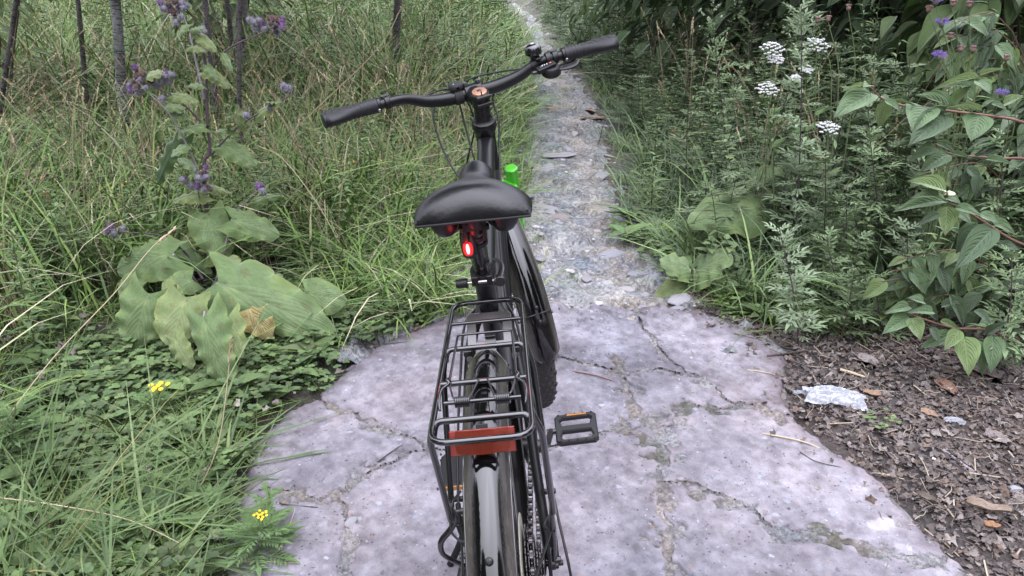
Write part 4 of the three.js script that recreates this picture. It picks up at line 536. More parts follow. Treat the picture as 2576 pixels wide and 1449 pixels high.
// dry stalks with seed heads
function stalk(seed, n, h) { const r = rng(seed), m = new MB(true); for (let i = 0; i < n; i++) { const a = r() * 6.28, l = .12 + .3 * r(), H = h * (.7 + .5 * r()), o = V((r() - .5) * .12, 0, (r() - .5) * .12), c = TAN[i % 3], pts = []; for (let k = 0; k <= 6; k++) { const t = k / 6; pts.push(o.clone().add(V(Math.cos(a) * H * l * t * t, H * t * (1 - .12 * t * t), Math.sin(a) * H * l * t * t))); } m.add(tube(pts, t => .0014 * (1.15 - .6 * t), { n: 4 }), null, c.map(x => x * .8)); const e = pts[6], d = pts[6].clone().sub(pts[5]).normalize(), hl = .05 + .05 * r(); for (let k = 0; k < 16; k++) { const t = k / 16, g = LG.lance; m.add(g, M4(e.clone().addScaledVector(d, (t - .3) * hl), basis(d.clone().add(V((r() - .5) * .9, (r() - .3) * .5, (r() - .5) * .9)), V(r() - .5, .3, r() - .5)), V(.006, .012, .014 * (1.2 - t * .6))), c.map(x => x * (.75 + .5 * r()))); } } return m.geo; }
const STALK = [1, 2, 3, 4].map(s => stalk(s * 13, 3, .82));
// a leafy weed: stem with many narrow leaves
function weed(seed, h, n, lw, ll, cols, leaf = LG.lance, flower) { const r = rng(seed), m = new MB(true), bx = (r() - .5) * .2, bz = (r() - .5) * .2, P = t => V(bx * t * t * h, h * t, bz * t * t * h); m.add(tube([0, .25, .5, .75, 1].map(P), t => .003 * (1 - .7 * t), { n: 5 }), null, [.09, .10, .05]); for (let i = 0; i < n; i++) { const t = .08 + .9 * i / n, a = i * 2.4 + r() * .5, s = ll * (1 - .55 * t) * (.75 + .5 * r()), c = cols[Math.floor(r() * cols.length)], k = .8 + .45 * r(); m.add(leaf, M4(P(t), basis(V(Math.cos(a), .55 - .3 * r(), Math.sin(a)), V(0, 1, 0)), V(s * lw, s, s)), c.map(x => x * k)); } if (flower) for (let i = 0; i < 7; i++) { const t = .8 + .22 * r(); m.add(LG.small, M4(P(t).add(V((r() - .5) * .09, r() * .03, (r() - .5) * .09)), basis(V(r() - .5, .8, r() - .5), V(1, 0, 0)), .014), flower.map(x => x * (.7 + .6 * r()))); } return m.geo; }
const WG = [[.125, .20, .075], [.15, .23, .09], [.11, .18, .075], [.19, .25, .09]], WEED = [weed(1, .95, 46, .2, .10, WG), weed(2, .85, 40, .24, .10, WG), weed(3, 1.05, 50, .18, .11, WG), weed(4, .9, 44, .2, .10, WG, LG.lance, [.42, .36, .07]), weed(5, .7, 26, .55, .09, WG, LG.small), weed(6, .8, 30, .6, .075, WG, LG.small)];
const CW = [[.135, .20, .095], [.16, .225, .11], [.12, .18, .08], [.19, .25, .13]], mugTuft = (seed, h, n, s) => { const r = rng(seed), m = new MB(true), P = t => V(.12 * t * t * (r.k ??= r() - .5), h * t, .1 * t * t * (r.q ??= r() - .5)); m.add(tube([0, .33, .66, 1].map(P), t => .0035 * (1 - .6 * t), { n: 5 }), null, [.10, .08, .06]); for (let i = 0; i < n; i++) { const t = .06 + .92 * i / n, a = i * 2.4 + r() * 2.2, l = s * (1 - .45 * t) * (.5 + .9 * r()), k = .7 + .55 * r(); m.add(mugLeaf[i % 3], M4(P(t), basis(V(Math.cos(a), .9 - 1.2 * r() + .5 * t, Math.sin(a)), V(0, 1, 0)), V(l, l, l)), CW[i % 4].map(x => x * k)); } return m.geo; };
const MUG = [mugTuft(5, .8, 34, .15), mugTuft(6, .95, 40, .14), mugTuft(8, .65, 28, .15)];
// low ground cover: clover leaves on stalks, and rosettes of broad leaves
function clover(seed, n) { const r = rng(seed), m = new MB(true); for (let i = 0; i < n; i++) { const x = (r() - .5) * .13, z = (r() - .5) * .13, h = .015 + .045 * r(), c = FRESH[i % 3], k = .65 + .5 * r(), n3 = r() * 6.28; m.add(tube([V(x * .8, 0, z * .8), V(x, h, z)], .0008, { n: 3 }), null, c.map(v => v * .7)); for (let j = 0; j < 3; j++) { const a = n3 + j * 2.094, s = .0095 + .006 * r(); m.add(LG.round, M4(V(x, h, z), basis(V(Math.cos(a), .25, Math.sin(a)), V(0, 1, 0)), V(s * .95, s, s)), c.map(v => v * k)); } } return m.geo; }
function rosette(seed, n, s) { const r = rng(seed), m = new MB(true); for (let i = 0; i < n; i++) { const a = i * 2.4 + r(), l = s * (.6 + .5 * r()), c = FRESH[i % 3], k = .6 + .45 * r(); m.add(LG.small, M4(V(Math.cos(a) * .01, .012 + .02 * r(), Math.sin(a) * .01), basis(V(Math.cos(a), .35 + .4 * r(), Math.sin(a)), V(0, 1, 0)), V(l * .55, l, l)), c.map(v => v * k)); } return m.geo; }
const CLOVER = [1, 2, 3, 4].map(s => clover(s * 5, 26)), ROSETTE = [1, 2, 3].map(s => rosette(s * 9, 8, .095));
function scatter(name, label, category, child, geos, m, list) { // countless plants: one object
  const g = thing(name, label, category); g.userData.kind = 'stuff'; const by = geos.map(() => []); list.forEach((p, i) => by[Math.floor(hash2(i, 77) * geos.length)].push(p));
  by.forEach((l, k) => { if (!l.length) return; const o = new THREE.InstancedMesh(geos[k], m, l.length); o.name = child; o.userData.kind = 'stuff'; l.forEach((p, i) => { o.setMatrixAt(i, M4(V(p.x, p.y ?? groundY(p.x, p.z) - .01, p.z), p.q ?? E((p.lx ?? 0), p.a, (p.lz ?? 0), 'YXZ'), typeof p.s === 'number' ? V(p.s, p.s * (p.h ?? 1), p.s) : p.s)); const c = p.c ?? 1; o.setColorAt(i, Array.isArray(c) ? rgb(...c) : rgb(c, c, c)); }); o.castShadow = o.receiveShadow = true; g.add(o); });
  return g;
}
// random places in a box of the ground, kept where keep(x, z) says how likely
function places(seed, x0, x1, z0, z1, perM2, keep, make) { const r = rng(seed), n = Math.round((x1 - x0) * (z1 - z0) * perM2), out = []; for (let i = 0; i < n; i++) { const x = lerp(x0, x1, r()), z = lerp(z0, z1, r()), k = keep(x, z); if (r() < k) out.push({ x, z, a: r() * 6.28, lx: (r() - .5) * .25, lz: (r() - .5) * .25, s: .75 + .5 * r(), c: .75 + .5 * r(), ...(make?.(x, z, r) ?? {}) }); else { r(); r(); r(); r(); r(); } } return out; }
const inView = (x, z) => z < -.9 && Math.abs(x) < .75 * -z + .55;
const edgeX = z => pathAt(z);
// how far to the left of the path or slab, and how far to the right
const leftOf = (x, z) => z < -2.75 ? edgeX(z)[0] - x : x < .1 ? -slabE(x, z) : -1, RV = z => z < -2.62 ? edgeX(Math.min(z, -2.79))[1] : lerp(.9, 2.1, sstep(-2.55, -2.1, z)), rightOf = (x, z) => x > .3 ? Math.min(x - RV(z), z > -2.8 ? -slabE(x, z) + .0 : 9) : -1;
// ---------------------------------------------------------------- ground cover and grass
{
  const clear = (x, z) => sstep(.75, 1.05, Math.hypot((x + 1.02) / .62, (z + 2.42) / .62));   // the burdock keeps the grass off
  const patch = (x, z) => fbm(x * 1.6 + 31, z * 1.6);
  const tallL = (x, z) => { const d = leftOf(x, z); if (d < .02 || !inView(x, z)) return 0; const near = z > -2.55 ? sstep(.62, .95, d) : 1; return near * sstep(.0, .18, d) * clear(x, z); };
  const dens = z => z > -4 ? 1 : z > -7 ? .55 : .3;
  scatter('meadow_grass', 'tall mixed green and dry grass of the meadow left of the path', 'grass', 'grass_tuft', TUFT.tall, M_grass, places(1, -7.5, .2, -11, -1.5, 95, (x, z) => tallL(x, z) * dens(z) * (.5 + .7 * patch(x, z)), (x, z, r) => { const d = leftOf(x, z); return { h: lerp(.45, 1.1, sstep(0, .9, d)) * (.8 + .45 * patch(x * 2, z * 2)), c: (.65 + .5 * r() + .35 * (patch(x, z) - .5)), s: (z < -5 ? 1.3 : .95) * (.75 + .5 * r()) }; }));
  scatter('broad_grass', 'patches of fresh broad bladed arching grass between the weeds', 'grass', 'grass_tuft', TUFT.wide, M_grass, [...places(2, -3.5, .2, -5.5, -2.7, 60, (x, z) => tallL(x, z) * sstep(.38, .52, patch(x + 5, z)) * .9, (x, z, r) => ({ s: .7 + .35 * r(), h: .8, c: .6 + .4 * r() })), ...places(3, -1.7, -.5, -1.85, -1.1, 120, (x, z) => slabE(x, z) < -.03 && inView(x, z) ? sstep(-1.95, -1.75, z) * .8 : 0, (x, z, r) => ({ h: .40, s: .7 + .4 * r(), lx: (r() - .5) * 1.6, lz: (r() - .5) * 1.6, c: r() < .08 ? [1.9 * .8, 1.15 * .8, 1.3 * .8] : .5 + .45 * r() })), ...places(4, .6, 2.6, -4.5, -2.6, 22, (x, z) => rightOf(x, z) > .1 && inView(x, z) ? .8 : 0)]);
  scatter('path_edge_grass', 'short tousled grass fringing the dirt path on its left', 'grass', 'grass_tuft', TUFT.short, M_grass, [...places(5, -1.6, .3, -10, -2.62, 260, (x, z) => { const d = leftOf(x, z); return inView(x, z) && d + (fbm(x * 4, z * 4) - .5) * .3 > -.03 ? sstep(-.14, .06, d) * sstep(.55, .15, d) * dens(z) : 0; }), ...places(6, -1.9, -.2, -2.78, -1.1, 300, (x, z) => { const d = leftOf(x, z) + (fbm(x * 8, z * 8) - .5) * .12; return inView(x, z) && d > -.01 ? sstep(-.01, .08, d) * .8 * (.45 + .55 * clear(x, z)) : 0; }, (x, z, r) => ({ h: .35 + .4 * r(), s: .45 + .6 * r(), c: .45 + .5 * r() }))]);
  scatter('verge_grass', 'dark cool green grass on the right verge of the dirt path', 'grass', 'grass_tuft', [...TUFT.cool, ...TUFT.short], M_grass, places(7, .35, 4.2, -11, -2.5, 140, (x, z) => { const d = rightOf(x, z); return inView(x, z) && d > -.03 ? sstep(-.03, .1, d) * dens(z) * (d > .8 ? .55 : 1) : 0; }, (x, z, r) => ({ h: lerp(.45, 1, sstep(0, .7, rightOf(x, z))), c: .7 + .45 * r() })));
  scatter('dry_stalks', 'dry tan grass stalks with seed heads standing in the meadow', 'grass', 'dry_stalk', STALK, M_grass, [...places(8, -6, .1, -9, -2.3, 60, (x, z) => tallL(x, z) * dens(z) * sstep(.1, .5, leftOf(x, z)) * (.4 + .8 * patch(x + 8, z)), (x, z, r) => ({ s: .6 + .5 * r(), lx: (r() - .5) * .55, lz: (r() - .5) * .55 })), ...places(9, .7, 3, -6.5, -2.8, 12, (x, z) => rightOf(x, z) > .25 && inView(x, z) ? 1 : 0, (x, z, r) => ({ s: .75 + .4 * r() }))]);
  scatter('clover_patch', 'low bright green clover along the left edge of the concrete', 'ground cover', 'clover_tuft', CLOVER, M_grass, [...places(10, -1.9, .0, -3.0, -1.2, 430, (x, z) => { const d = Math.min(leftOf(x, z), -slabE(x, z) + .0); return inView(x, z) && d > -.02 ? sstep(-.02, .05, d) * (z > -1.95 ? .6 : 1) * sstep(.95, .5, d) * (z > -1.75 ? .45 : 1) * (.15 + .9 * sstep(.42, .6, patch(x * 2.5, z * 2.5))) : 0; }, (x, z, r) => ({ s: .55 + .95 * r(), c: .5 + .6 * r() })), ...places(11, .5, 1.3, -3.4, -2.55, 180, (x, z) => { const d = rightOf(x, z); return d > -.08 && d < .25 ? .7 : 0; }), ...places(12, .9, 2.3, -2.3, -1.3, 14, (x, z) => slabE(x, z) < -.05 ? .3 * sstep(.5, .6, patch(x * 3, z * 3)) : 0, (x, z, r) => ({ s: .5 + .3 * r() }))]);
  scatter('broadleaf_rosettes', 'small broad leaved rosettes low at the slab edges', 'ground cover', 'leaf_rosette', ROSETTE, M_grass, [...places(13, -1.7, -.2, -2.85, -1.3, 95, (x, z) => { const d = leftOf(x, z); return inView(x, z) && d > 0 ? sstep(0, .1, d) * sstep(1, .6, d) : 0; }), ...places(14, .5, 1.4, -3.6, -2.55, 60, (x, z) => { const d = rightOf(x, z); return d > -.1 && d < .35 ? .7 : 0; }), ...places(15, -.2, .75, -3.5, -2.68, 12, (x, z) => pathE(x, z) > 0 ? .5 * sstep(.5, .62, patch(x * 3, z * 3)) : 0, (x, z, r) => ({ s: .5 + .3 * r() }))]);
  scatter('slab_tufts', 'thin tufts of grass growing from the cracks and rubble of the path', 'grass', 'grass_tuft', TUFT.short, M_grass, places(16, -.3, .8, -4.5, -2.6, 26, (x, z) => pathE(x, z) > .02 ? sstep(.5, .62, patch(x * 3 + 3, z * 3)) * .8 : 0, (x, z, r) => ({ s: .3 + .35 * r(), h: .8 })));
  scatter('meadow_weeds', 'dense leafy weeds standing among the far meadow grass', 'weeds', 'leafy_weed', WEED, M_grass, [...places(17, -10, .4, -14, -4.8, 20, (x, z) => { const d = leftOf(x, z); return inView(x, z) && d > .08 ? sstep(.05, .4, d) * lerp(.25, 1, sstep(-4.8, -7, z)) : 0; }, (x, z, r) => ({ h: .4 + .4 * r() + .5 * sstep(-7, -11, z), s: .9 + .4 * r(), c: .8 + .5 * r() })), ...places(18, -4, -.2, -4.8, -2.7, 50, (x, z) => tallL(x, z) * sstep(.3, .6, leftOf(x, z)), (x, z, r) => ({ h: .38 + .3 * r(), s: .7 + .3 * r(), c: .8 + .5 * r() })), ...places(25, -2.2, -1.3, -2.6, -1.6, 30, (x, z) => tallL(x, z), (x, z, r) => ({ h: .4 + .2 * r(), s: .8 }))]);
  scatter('verge_weeds', 'dark leafy weeds and mugwort crowding the right side of the path', 'weeds', 'leafy_weed', [WEED[0], WEED[2], WEED[4], ...MUG, WEED[5]], M_grass, [...places(19, .4, 4.5, -13, -2.7, 46, (x, z) => { const d = rightOf(x, z); return inView(x, z) && d > .05 ? sstep(.05, .3, d) * (z < -6 ? .6 : 1) : 0; }, (x, z, r) => ({ h: lerp(.38, .85, sstep(.05, .9, rightOf(x, z))) * (.8 + .4 * r()), s: .85 + .3 * r(), c: .6 + .4 * r() })), ...places(26, 1.15, 2.6, -2.75, -2.42, 40, (x, z) => { const d = rightOf(x, z); return d > .02 ? .9 : 0; }, (x, z, r) => ({ h: .5 + .25 * r(), s: .8 }))]);
}
// ---------------------------------------------------------------- litter, gravel, twigs
const tone = (c, k) => c.map(v => v * k);
const crumple = [1, 2, 3, 4].map(s => { const r = rng(s * 91), ph = r() * 9; return sheet((u, v) => { const a = v * 6.2832, k = u, R = (.45 + .75 * vnoise(Math.cos(a) * 2.4 + ph, Math.sin(a) * 2.4 + s)) * (v > .97 || v < .03 ? .9 : 1) * k * (1 + .07 * Math.sin(a * 5 + ph) * k + .16 * (vnoise(a * 6 + ph, k * 3) - .5) * (v > .06 && v < .94 ? 1 : 0)); return V(.75 * R * Math.cos(a), .75 * (fbm(Math.cos(a) * R * 2.2 + ph, Math.sin(a) * R * 2.2, 3) - .4) + .25 * R * R * Math.sin(a * 2 + ph), R * Math.sin(a)); }, 4, 16); });
const stoneG = [1, 2, 3, 4].map(s => { const g = new THREE.IcosahedronGeometry(1, 2), p = g.attributes.position; for (let i = 0; i < p.count; i++) { const v = V(p.getX(i), p.getY(i), p.getZ(i)), q = .62 + .62 * fbm(v.x * 1.3 + s * 7 + 9, v.y * 1.3 + v.z * 1.9 + s * 3, 3); p.setXYZ(i, v.x * q * 1.15, v.y * q * .62, v.z * q); } g.deleteAttribute('uv'); g.computeVertexNormals(); return crease(g); });
const M_dead = std({ color: rgb(1, 1, 1), roughness: .85 }), M_stone = std({ color: rgb(1, 1, 1), roughness: .9, bumpMap: soilTex.bump, bumpScale: .004 }), twigG = [1, 2, 3].map(s => tube(smooth([V(0, 0, -.5), V(.03 * s - .05, .02, -.1), V(-.03, .01, .2), V(.02 * s, .03, .5)], 3), t => .02 * (1 - .5 * t), { n: 5 })), chipG = rbox(.05, .02, 1, .008);
{
  const L = (x, z) => { const s = slabE(x, z); if (x < .7 || z > -.6 || s > .16) return 0; return z > -2.75 ? Math.max(sstep(.05, -.03, s + (fbm(x * 7, z * 7) - .5) * .14), .05 * sstep(.16, .08, s)) * (rightOf(x, z) > .5 ? .5 : 1) : 0; };
  const brown = [[.165, .135, .122], [.12, .10, .09], [.20, .17, .155], [.15, .12, .108], [.175, .122, .095], [.105, .085, .078], [.25, .215, .195]];
  scatter('leaf_litter', 'brown crumpled dead leaves covering the soil beside the slab', 'litter', 'dead_leaf', crumple, M_dead, [...places(20, .7, 2.6, -2.75, -.7, 6500, L, (x, z, r) => { const s = .004 + .014 * r() ** 4 + .005 * r(); return { y: Math.max(groundY(x, z), slabE(x, z) > 0 ? slabPoint(x, z)[0] : -9) + .012 * r(), s: V(s, s, s), q: E((r() - .5) * 1, r() * 6.28, (r() - .5) * 1), c: tone(brown[Math.floor(r() * 7)], .45 + .6 * r()) }; }), ...places(27, -1.9, -.3, -2.8, -1.15, 260, (x, z) => slabE(x, z) < .02 && inView(x, z) ? .8 : 0, (x, z, r) => { const s = .006 + .018 * r() ** 2; return { y: groundY(x, z) + .012 + .03 * r(), s: V(s, s, s), q: E((r() - .5) * 1, r() * 6.28, (r() - .5) * 1), c: tone(brown[Math.floor(r() * 7)], .9 + .9 * r()) }; })]);
  scatter('twig_litter', 'bits of straw and broken twigs strewn on soil and concrete', 'litter', 'twig', [...twigG, chipG], M_dead, [...places(21, .7, 2.5, -2.6, -.7, 900, (x, z) => L(x, z), (x, z, r) => { const l = .02 + .09 * r() * r(); return { y: Math.max(groundY(x, z), slabE(x, z) > 0 ? slabPoint(x, z)[0] : -9) + .005 + .012 * r(), s: V(.05 + .04 * r(), .05 + .04 * r(), l), q: E((r() - .5) * .3, r() * 6.28, 0, 'YXZ'), c: [[.27, .21, .16], [.16, .12, .1], [.1, .08, .075], [.13, .105, .095], [.36, .31, .24]][Math.floor(r() * 5)] }; }), ...places(22, -.9, 1.1, -4.5, -1.1, 90, (x, z) => slabE(x, z) > 0 ? .28 + .5 * sstep(-2.4, -2.7, z) + .4 * sstep(.2, .0, slabE(x, z)) : pathE(x, z) > 0 ? .9 : 0, (x, z, r) => { const l = .012 + .05 * r() * r(); return { y: (slabE(x, z) > 0 ? slabPoint(x, z)[0] : pathY(x, z)) + .003, s: V(.035 + .03 * r(), .035, l), q: E((r() - .5) * .1, r() * 6.28, 0, 'YXZ'), c: [[.2, .15, .12], [.13, .1, .09], [.36, .3, .22]][Math.floor(r() * 3)] }; })]);
  const greys = [[.32, .31, .325], [.26, .255, .27], [.37, .35, .355], [.34, .305, .295], [.29, .285, .305], [.40, .385, .39]];
  scatter('gravel', 'grey rubble and small stones bedded in the dirt path', 'gravel', 'pebble', stoneG, M_stone, [...places(23, -.6, .95, -8, -2.6, 900, (x, z) => { const e = pathE(x, z); return e > -.03 ? (z > -3.5 ? 1 : z > -5 ? .6 : .35) * (.35 + .9 * sstep(.35, .65, fbm(x * 4, z * 4))) : 0; }, (x, z, r) => { const s = .0022 + .012 * r() ** 4 + (r() < .008 ? .012 : 0); return { y: pathY(x, z) - s * .3, s: V(s * 1.2, s * .8, s), c: tone(greys[Math.floor(r() * 6)], .7 + .65 * r()) }; }),
    ...places(24, -1, 1.3, -2.75, -1.15, 5200, (x, z) => { const p = slabPoint(x, z); return p[2] > -.02 ? (p[1] < 1.0 ? .4 : p[1] < 2.4 ? .04 : .002) + .14 * sstep(-2.5, -2.7, z) : 0; }, (x, z, r) => { const s = (.0013 + .0055 * r() ** 4) * (z < -2.5 ? 1.7 : 1), p = slabPoint(x, z); return { y: Math.max(p[0], -.013) + s * .1, s: V(s, s * .9, s), c: tone(greys[Math.floor(r() * 6)], .6 + .5 * r()) }; })]);
  // broken slabs of rock bedded in the path, one by one
  const r = rng(404), ms = [[.30, .295, .315], [.25, .245, .27], [.34, .315, .315]].map(c => std({ color: rgb(...c), roughness: .9, bumpMap: soilTex.bump, bumpScale: .006 }));
  for (let i = 0, n = 0; i < 900 && n < 75; i++) { const z = -2.72 - 5 * r() ** 1.8, [l, q] = pathAt(z), x = lerp(l - .03, q + .03, r()); const s = .014 + .05 * r() ** 2.2, k = fbm(x * 4 + 1, z * 4); if (k < .45) continue; n++; const o = mesh('stone', stoneG[n % 4], ms[n % 3], dirtPathMesh); o.position.set(x, pathY(x, z) - s * .17, z); o.quaternion.copy(E((r() - .5) * .35, r() * 6.28, (r() - .5) * .35)); o.scale.set(s * (1 + .5 * r()), s * .42, s * .8); }
}
// ---------------------------------------------------------------- single plants, trees and small things
const ML = {
  burdock: phy({ color: rgb(.21, .32, .13), map: fanVeins, bumpMap: fanBump, bumpScale: .0025, roughness: .95, transmission: .22, thickness: 0, clearcoat: .2, clearcoatRoughness: .5 }),
  burdockPale: phy({ color: rgb(.28, .37, .15), map: fanVeins, bumpMap: fanBump, bumpScale: .0025, roughness: .95, transmission: .25, thickness: 0, clearcoat: .15, clearcoatRoughness: .5 }),
  burdockYellow: phy({ color: rgb(.55, .47, .20), map: fanVeins, bumpMap: fanBump, bumpScale: .005, roughness: .95, transmission: .3, thickness: 0 }),
  burdockDark: phy({ color: rgb(.06, .13, .03), map: fanVeins, roughness: .95, transmission: .45, thickness: 0 }),
  dog: phy({ color: rgb(.17, .28, .12), map: arcVeins, bumpMap: arcBump, bumpScale: .004, roughness: .95, transmission: .22, thickness: 0, clearcoat: .55, clearcoatRoughness: .42 }),
  dogLight: phy({ color: rgb(.28, .40, .14), map: arcVeins, bumpMap: arcBump, bumpScale: .004, roughness: .95, transmission: .3, thickness: 0, clearcoat: .4, clearcoatRoughness: .45 }),
  dogDark: phy({ color: rgb(.10, .17, .08), map: arcVeins, bumpMap: arcBump, bumpScale: .004, roughness: .95, transmission: .2, thickness: 0, clearcoat: .5, clearcoatRoughness: .45 }),
  mug: phy({ color: rgb(.20, .28, .135), roughness: .95, transmission: .15, thickness: 0, clearcoat: .2, clearcoatRoughness: .5 }), mugPale: phy({ color: rgb(.28, .36, .22), roughness: .95, transmission: .15, thickness: 0 }), fern: phy({ color: rgb(.14, .23, .08), roughness: .95, transmission: .2, thickness: 0 }),
  thicket: phy({ color: rgb(.075, .13, .05), map: arcVeins, roughness: .95, transmission: .22, thickness: 0, clearcoat: .25, clearcoatRoughness: .45 }), thicketLight: phy({ color: rgb(.16, .25, .08), map: arcVeins, roughness: .95, transmission: .3, thickness: 0, clearcoat: .3, clearcoatRoughness: .45 }),
  crown: phy({ color: rgb(.08, .135, .05), roughness: .95, transmission: .3, thickness: 0 }),
};
const MS = { purple: std({ color: rgb(.10, .065, .085), roughness: .7 }), pale: std({ color: rgb(.28, .24, .27), roughness: .7 }), green: std({ color: rgb(.13, .17, .07), roughness: .8 }), red: std({ color: rgb(.20, .10, .08), roughness: .6 }), straw: std({ color: rgb(.50, .41, .27), roughness: .7 }), dark: std({ color: rgb(.07, .05, .045), roughness: .85 }), burr: std({ color: rgb(1, 1, 1), vertexColors: true, roughness: .8 }), white: std({ color: rgb(.62, .62, .62), roughness: .8 }), yellow: std({ color: rgb(.85, .56, .02), roughness: .6 }), tint: std({ color: rgb(1, 1, 1), vertexColors: true, roughness: .8 }) };
// ---- trees beyond the meadow: slim trunks whose crowns are above the picture
const barkTex = (() => { const n = 256, A = tnoise(n, 4, 51, 5), B = tnoise(n, 32, 52, 3); return tex(n, n, (x, y) => { const i = y * n + x, l = sstep(.62, .7, vnoise(x * .03 + 7, y * .35)), v = 150 + 70 * (A[i] - .5) + 50 * (B[i] - .5) - 55 * l; return [v, v, v + 2]; }, true); })();
const sprig = [1, 2, 3].map(s => { const r = rng(s * 17), m = new MB(); for (let i = 0; i < 26; i++) { const p = V(r() - .5, (r() - .5) * .7, r() - .5).multiplyScalar(.55), l = .05 + .035 * r(); m.add(LG.heart, M4(p, basis(V(r() - .5, -.4 - .5 * r(), r() - .5), V(r() - .5, 1, r() - .5)), V(l, l, l))); } return m.geo; });
function tree(label, u0, v0, u1, v1, d, rad, h, tone, dens = 500) {
  const b = at(u0, v0, d), tp = at(u1, v1, d), k = (tp.y - b.y) > .01 ? (tp.x - b.x) / (tp.y - b.y) : 0, base = V(b.x - k * b.y, groundY(b.x - k * b.y, -d) - .05, -d), r = rng(Math.round(u0 * 7 + v0));
  const t = thing('tree', label, 'tree', base, 'slim trees standing behind the meadow'); const P = y => V(k * y + .05 * Math.sin(y * 1.7 + u0), y, .04 * Math.sin(y * 1.3 + u0 * 2));
  const pts = Array.from({ length: 15 }, (_, i) => P(h * i / 14)), g = tube(pts, q => rad * (1.12 - .85 * q) + rad * .35 * Math.exp(-q * 40), { n: 14 }), uv = g.attributes.uv; for (let i = 0; i < uv.count; i++) uv.setXY(i, uv.getX(i) * 1, uv.getY(i) * 2.5);
  mesh('trunk', g, std({ color: rgb(...tone), map: barkTex, bumpMap: barkTex, bumpScale: .01, roughness: .9 }), t);
  for (let i = 0; i < 7; i++) { const y = h * (.42 + .55 * i / 7), a = i * 2.4 + r(), l = h * (.30 - .025 * i); mesh('limb', tube(smooth([P(y), P(y).add(V(Math.cos(a) * l * .5, l * .35, Math.sin(a) * l * .5)), P(y).add(V(Math.cos(a) * l, l * .55, Math.sin(a) * l))]), q => rad * .42 * (1 - .8 * q), { n: 7 }), MS.dark, t); }
  const n = Math.round(dens * .6), cr = new THREE.InstancedMesh(sprig[0], ML.crown, n); cr.name = 'crown'; cr.userData.kind = 'stuff'; for (let i = 0; i < n; i++) { const a = r() * 6.28, y = h * (.45 + .62 * r()), R = h * .34 * Math.sqrt(r()) * Math.sin(clamp((y / h - .36) / .75) * Math.PI) + .1, s = .8 + .7 * r(), c = .6 + .7 * r(); cr.setMatrixAt(i, M4(P(y).add(V(R * Math.cos(a), 0, R * Math.sin(a))), E(r() * 6, r() * 6, r() * 6), s)); cr.setColorAt(i, rgb(c, c, c)); } t.add(cr);
}
tree('pale grey tree trunk leaning left, clear of the others in the meadow', 289, 190, 272, 0, 4.49, 0.0262, 6, [0.62, 0.62, 0.62]);
tree('thin dark trunk left of the pale grey leaning trunk', 200, 140, 178, 0, 4.90, 0.0143, 5, [0.32, 0.27, 0.27], 260);
tree('slender dark trunk just behind the tallest burdock stem', 517, 150, 512, 0, 4.62, 0.0161, 5.5, [0.39, 0.33, 0.35], 300);
tree('stout brown-grey trunk in the background, thickest of the trees', 608, 90, 604, 0, 5.71, 0.0369, 7, [0.58, 0.51, 0.52]);
tree('thin sapling trunk bare down into the grass right of the burdock', 632, 270, 626, 0, 3.81, 0.0101, 4.2, [0.30, 0.26, 0.26], 200);
tree('narrow trunk between the burdock stem and the stout trunk', 567, 90, 562, 0, 5.44, 0.0155, 5.5, [0.35, 0.30, 0.32], 260);
tree('dark trunk standing behind the left half of the handlebar', 992, 140, 990, 0, 5.98, 0.0268, 6.5, [0.33, 0.30, 0.32], 420);
tree('dark forked sapling at the left border of the picture', 2, 150, 30, 30, 4.22, 0.0131, 4.5, [0.30, 0.26, 0.27], 240);
// ---- leafy shrubs of the dark thicket and others: a mound of branches with many leaves
function shrub(name, label, cat, c, rx, ry, rz, n, geo, m, size, seed, group, shade = 1) {
  const r = rng(seed), t = thing(name, label, cat, V(c.x, groundY(c.x, c.z), c.z), group), br = []; for (let i = 0; i < 9; i++) { const a = r() * 6.28, l = .5 + .45 * r(); br.push([[V(0, -.02, 0), V(Math.cos(a) * rx * l * .4, ry * (.5 + .3 * r()), Math.sin(a) * rz * l * .4), V(Math.cos(a) * rx * l, ry * (.8 + .75 * r()), Math.sin(a) * rz * l)], .012, .004]); } stems(br, MS.dark, t, 'branch');
  const o = new THREE.InstancedMesh(geo, m, n); o.name = 'foliage'; o.userData.kind = 'stuff'; for (let i = 0; i < n; i++) { const a = r() * 6.28, ph = Math.acos(1 - 1.75 * r()), q = Math.pow(r(), .30), d = V(Math.sin(ph) * Math.cos(a), Math.cos(ph), Math.sin(ph) * Math.sin(a)), w = .72 + .5 * fbm(d.x * 2.2 + seed, d.z * 2.2 + d.y * 2.2, 3), p = V(d.x * rx * q * w, ry * (1 + d.y * q * w), d.z * rz * q * w), s = size * (.6 + .7 * r()), k = (.6 + .7 * r()) * shade; if (p.y < .05) p.y = .05 + .3 * r(); const out = d.clone().setY(0).add(V((r() - .5) * .9, -.35 - .6 * r(), (r() - .5) * .9)); o.setMatrixAt(i, M4(p, basis(out, V(d.x * .6 + (r() - .5) * .5, 1, d.z * .6 + (r() - .5) * .5)), V(s * .62, s, s))); o.setColorAt(i, rgb(k, k * (.95 + .1 * r()), k)); } t.add(o); return t;
}
const TH = 'shrubs of the dark thicket right of the path';
shrub('thicket_shrub', 'dark broad leaved shrub at the very back right of the path, mid thicket', 'shrub', V(2.35, 0, -5.4), 1.2, 1.25, .9, 1150, LG.dogwood[0], ML.thicket, .17, 11, TH, .8);
shrub('thicket_shrub', 'dark broad leaved shrub behind the purple knapweed heads', 'shrub', V(3.1, 0, -4.6), 1.1, 1.15, .9, 1150, LG.dogwood[1], ML.thicket, .17, 12, TH, .8);
shrub('thicket_shrub', 'large leaved shrub filling the upper right corner', 'shrub', V(2.5, 0, -3.75), .8, .98, .55, 460, LG.dogwood[2], ML.thicketLight, .20, 13, TH, .75);
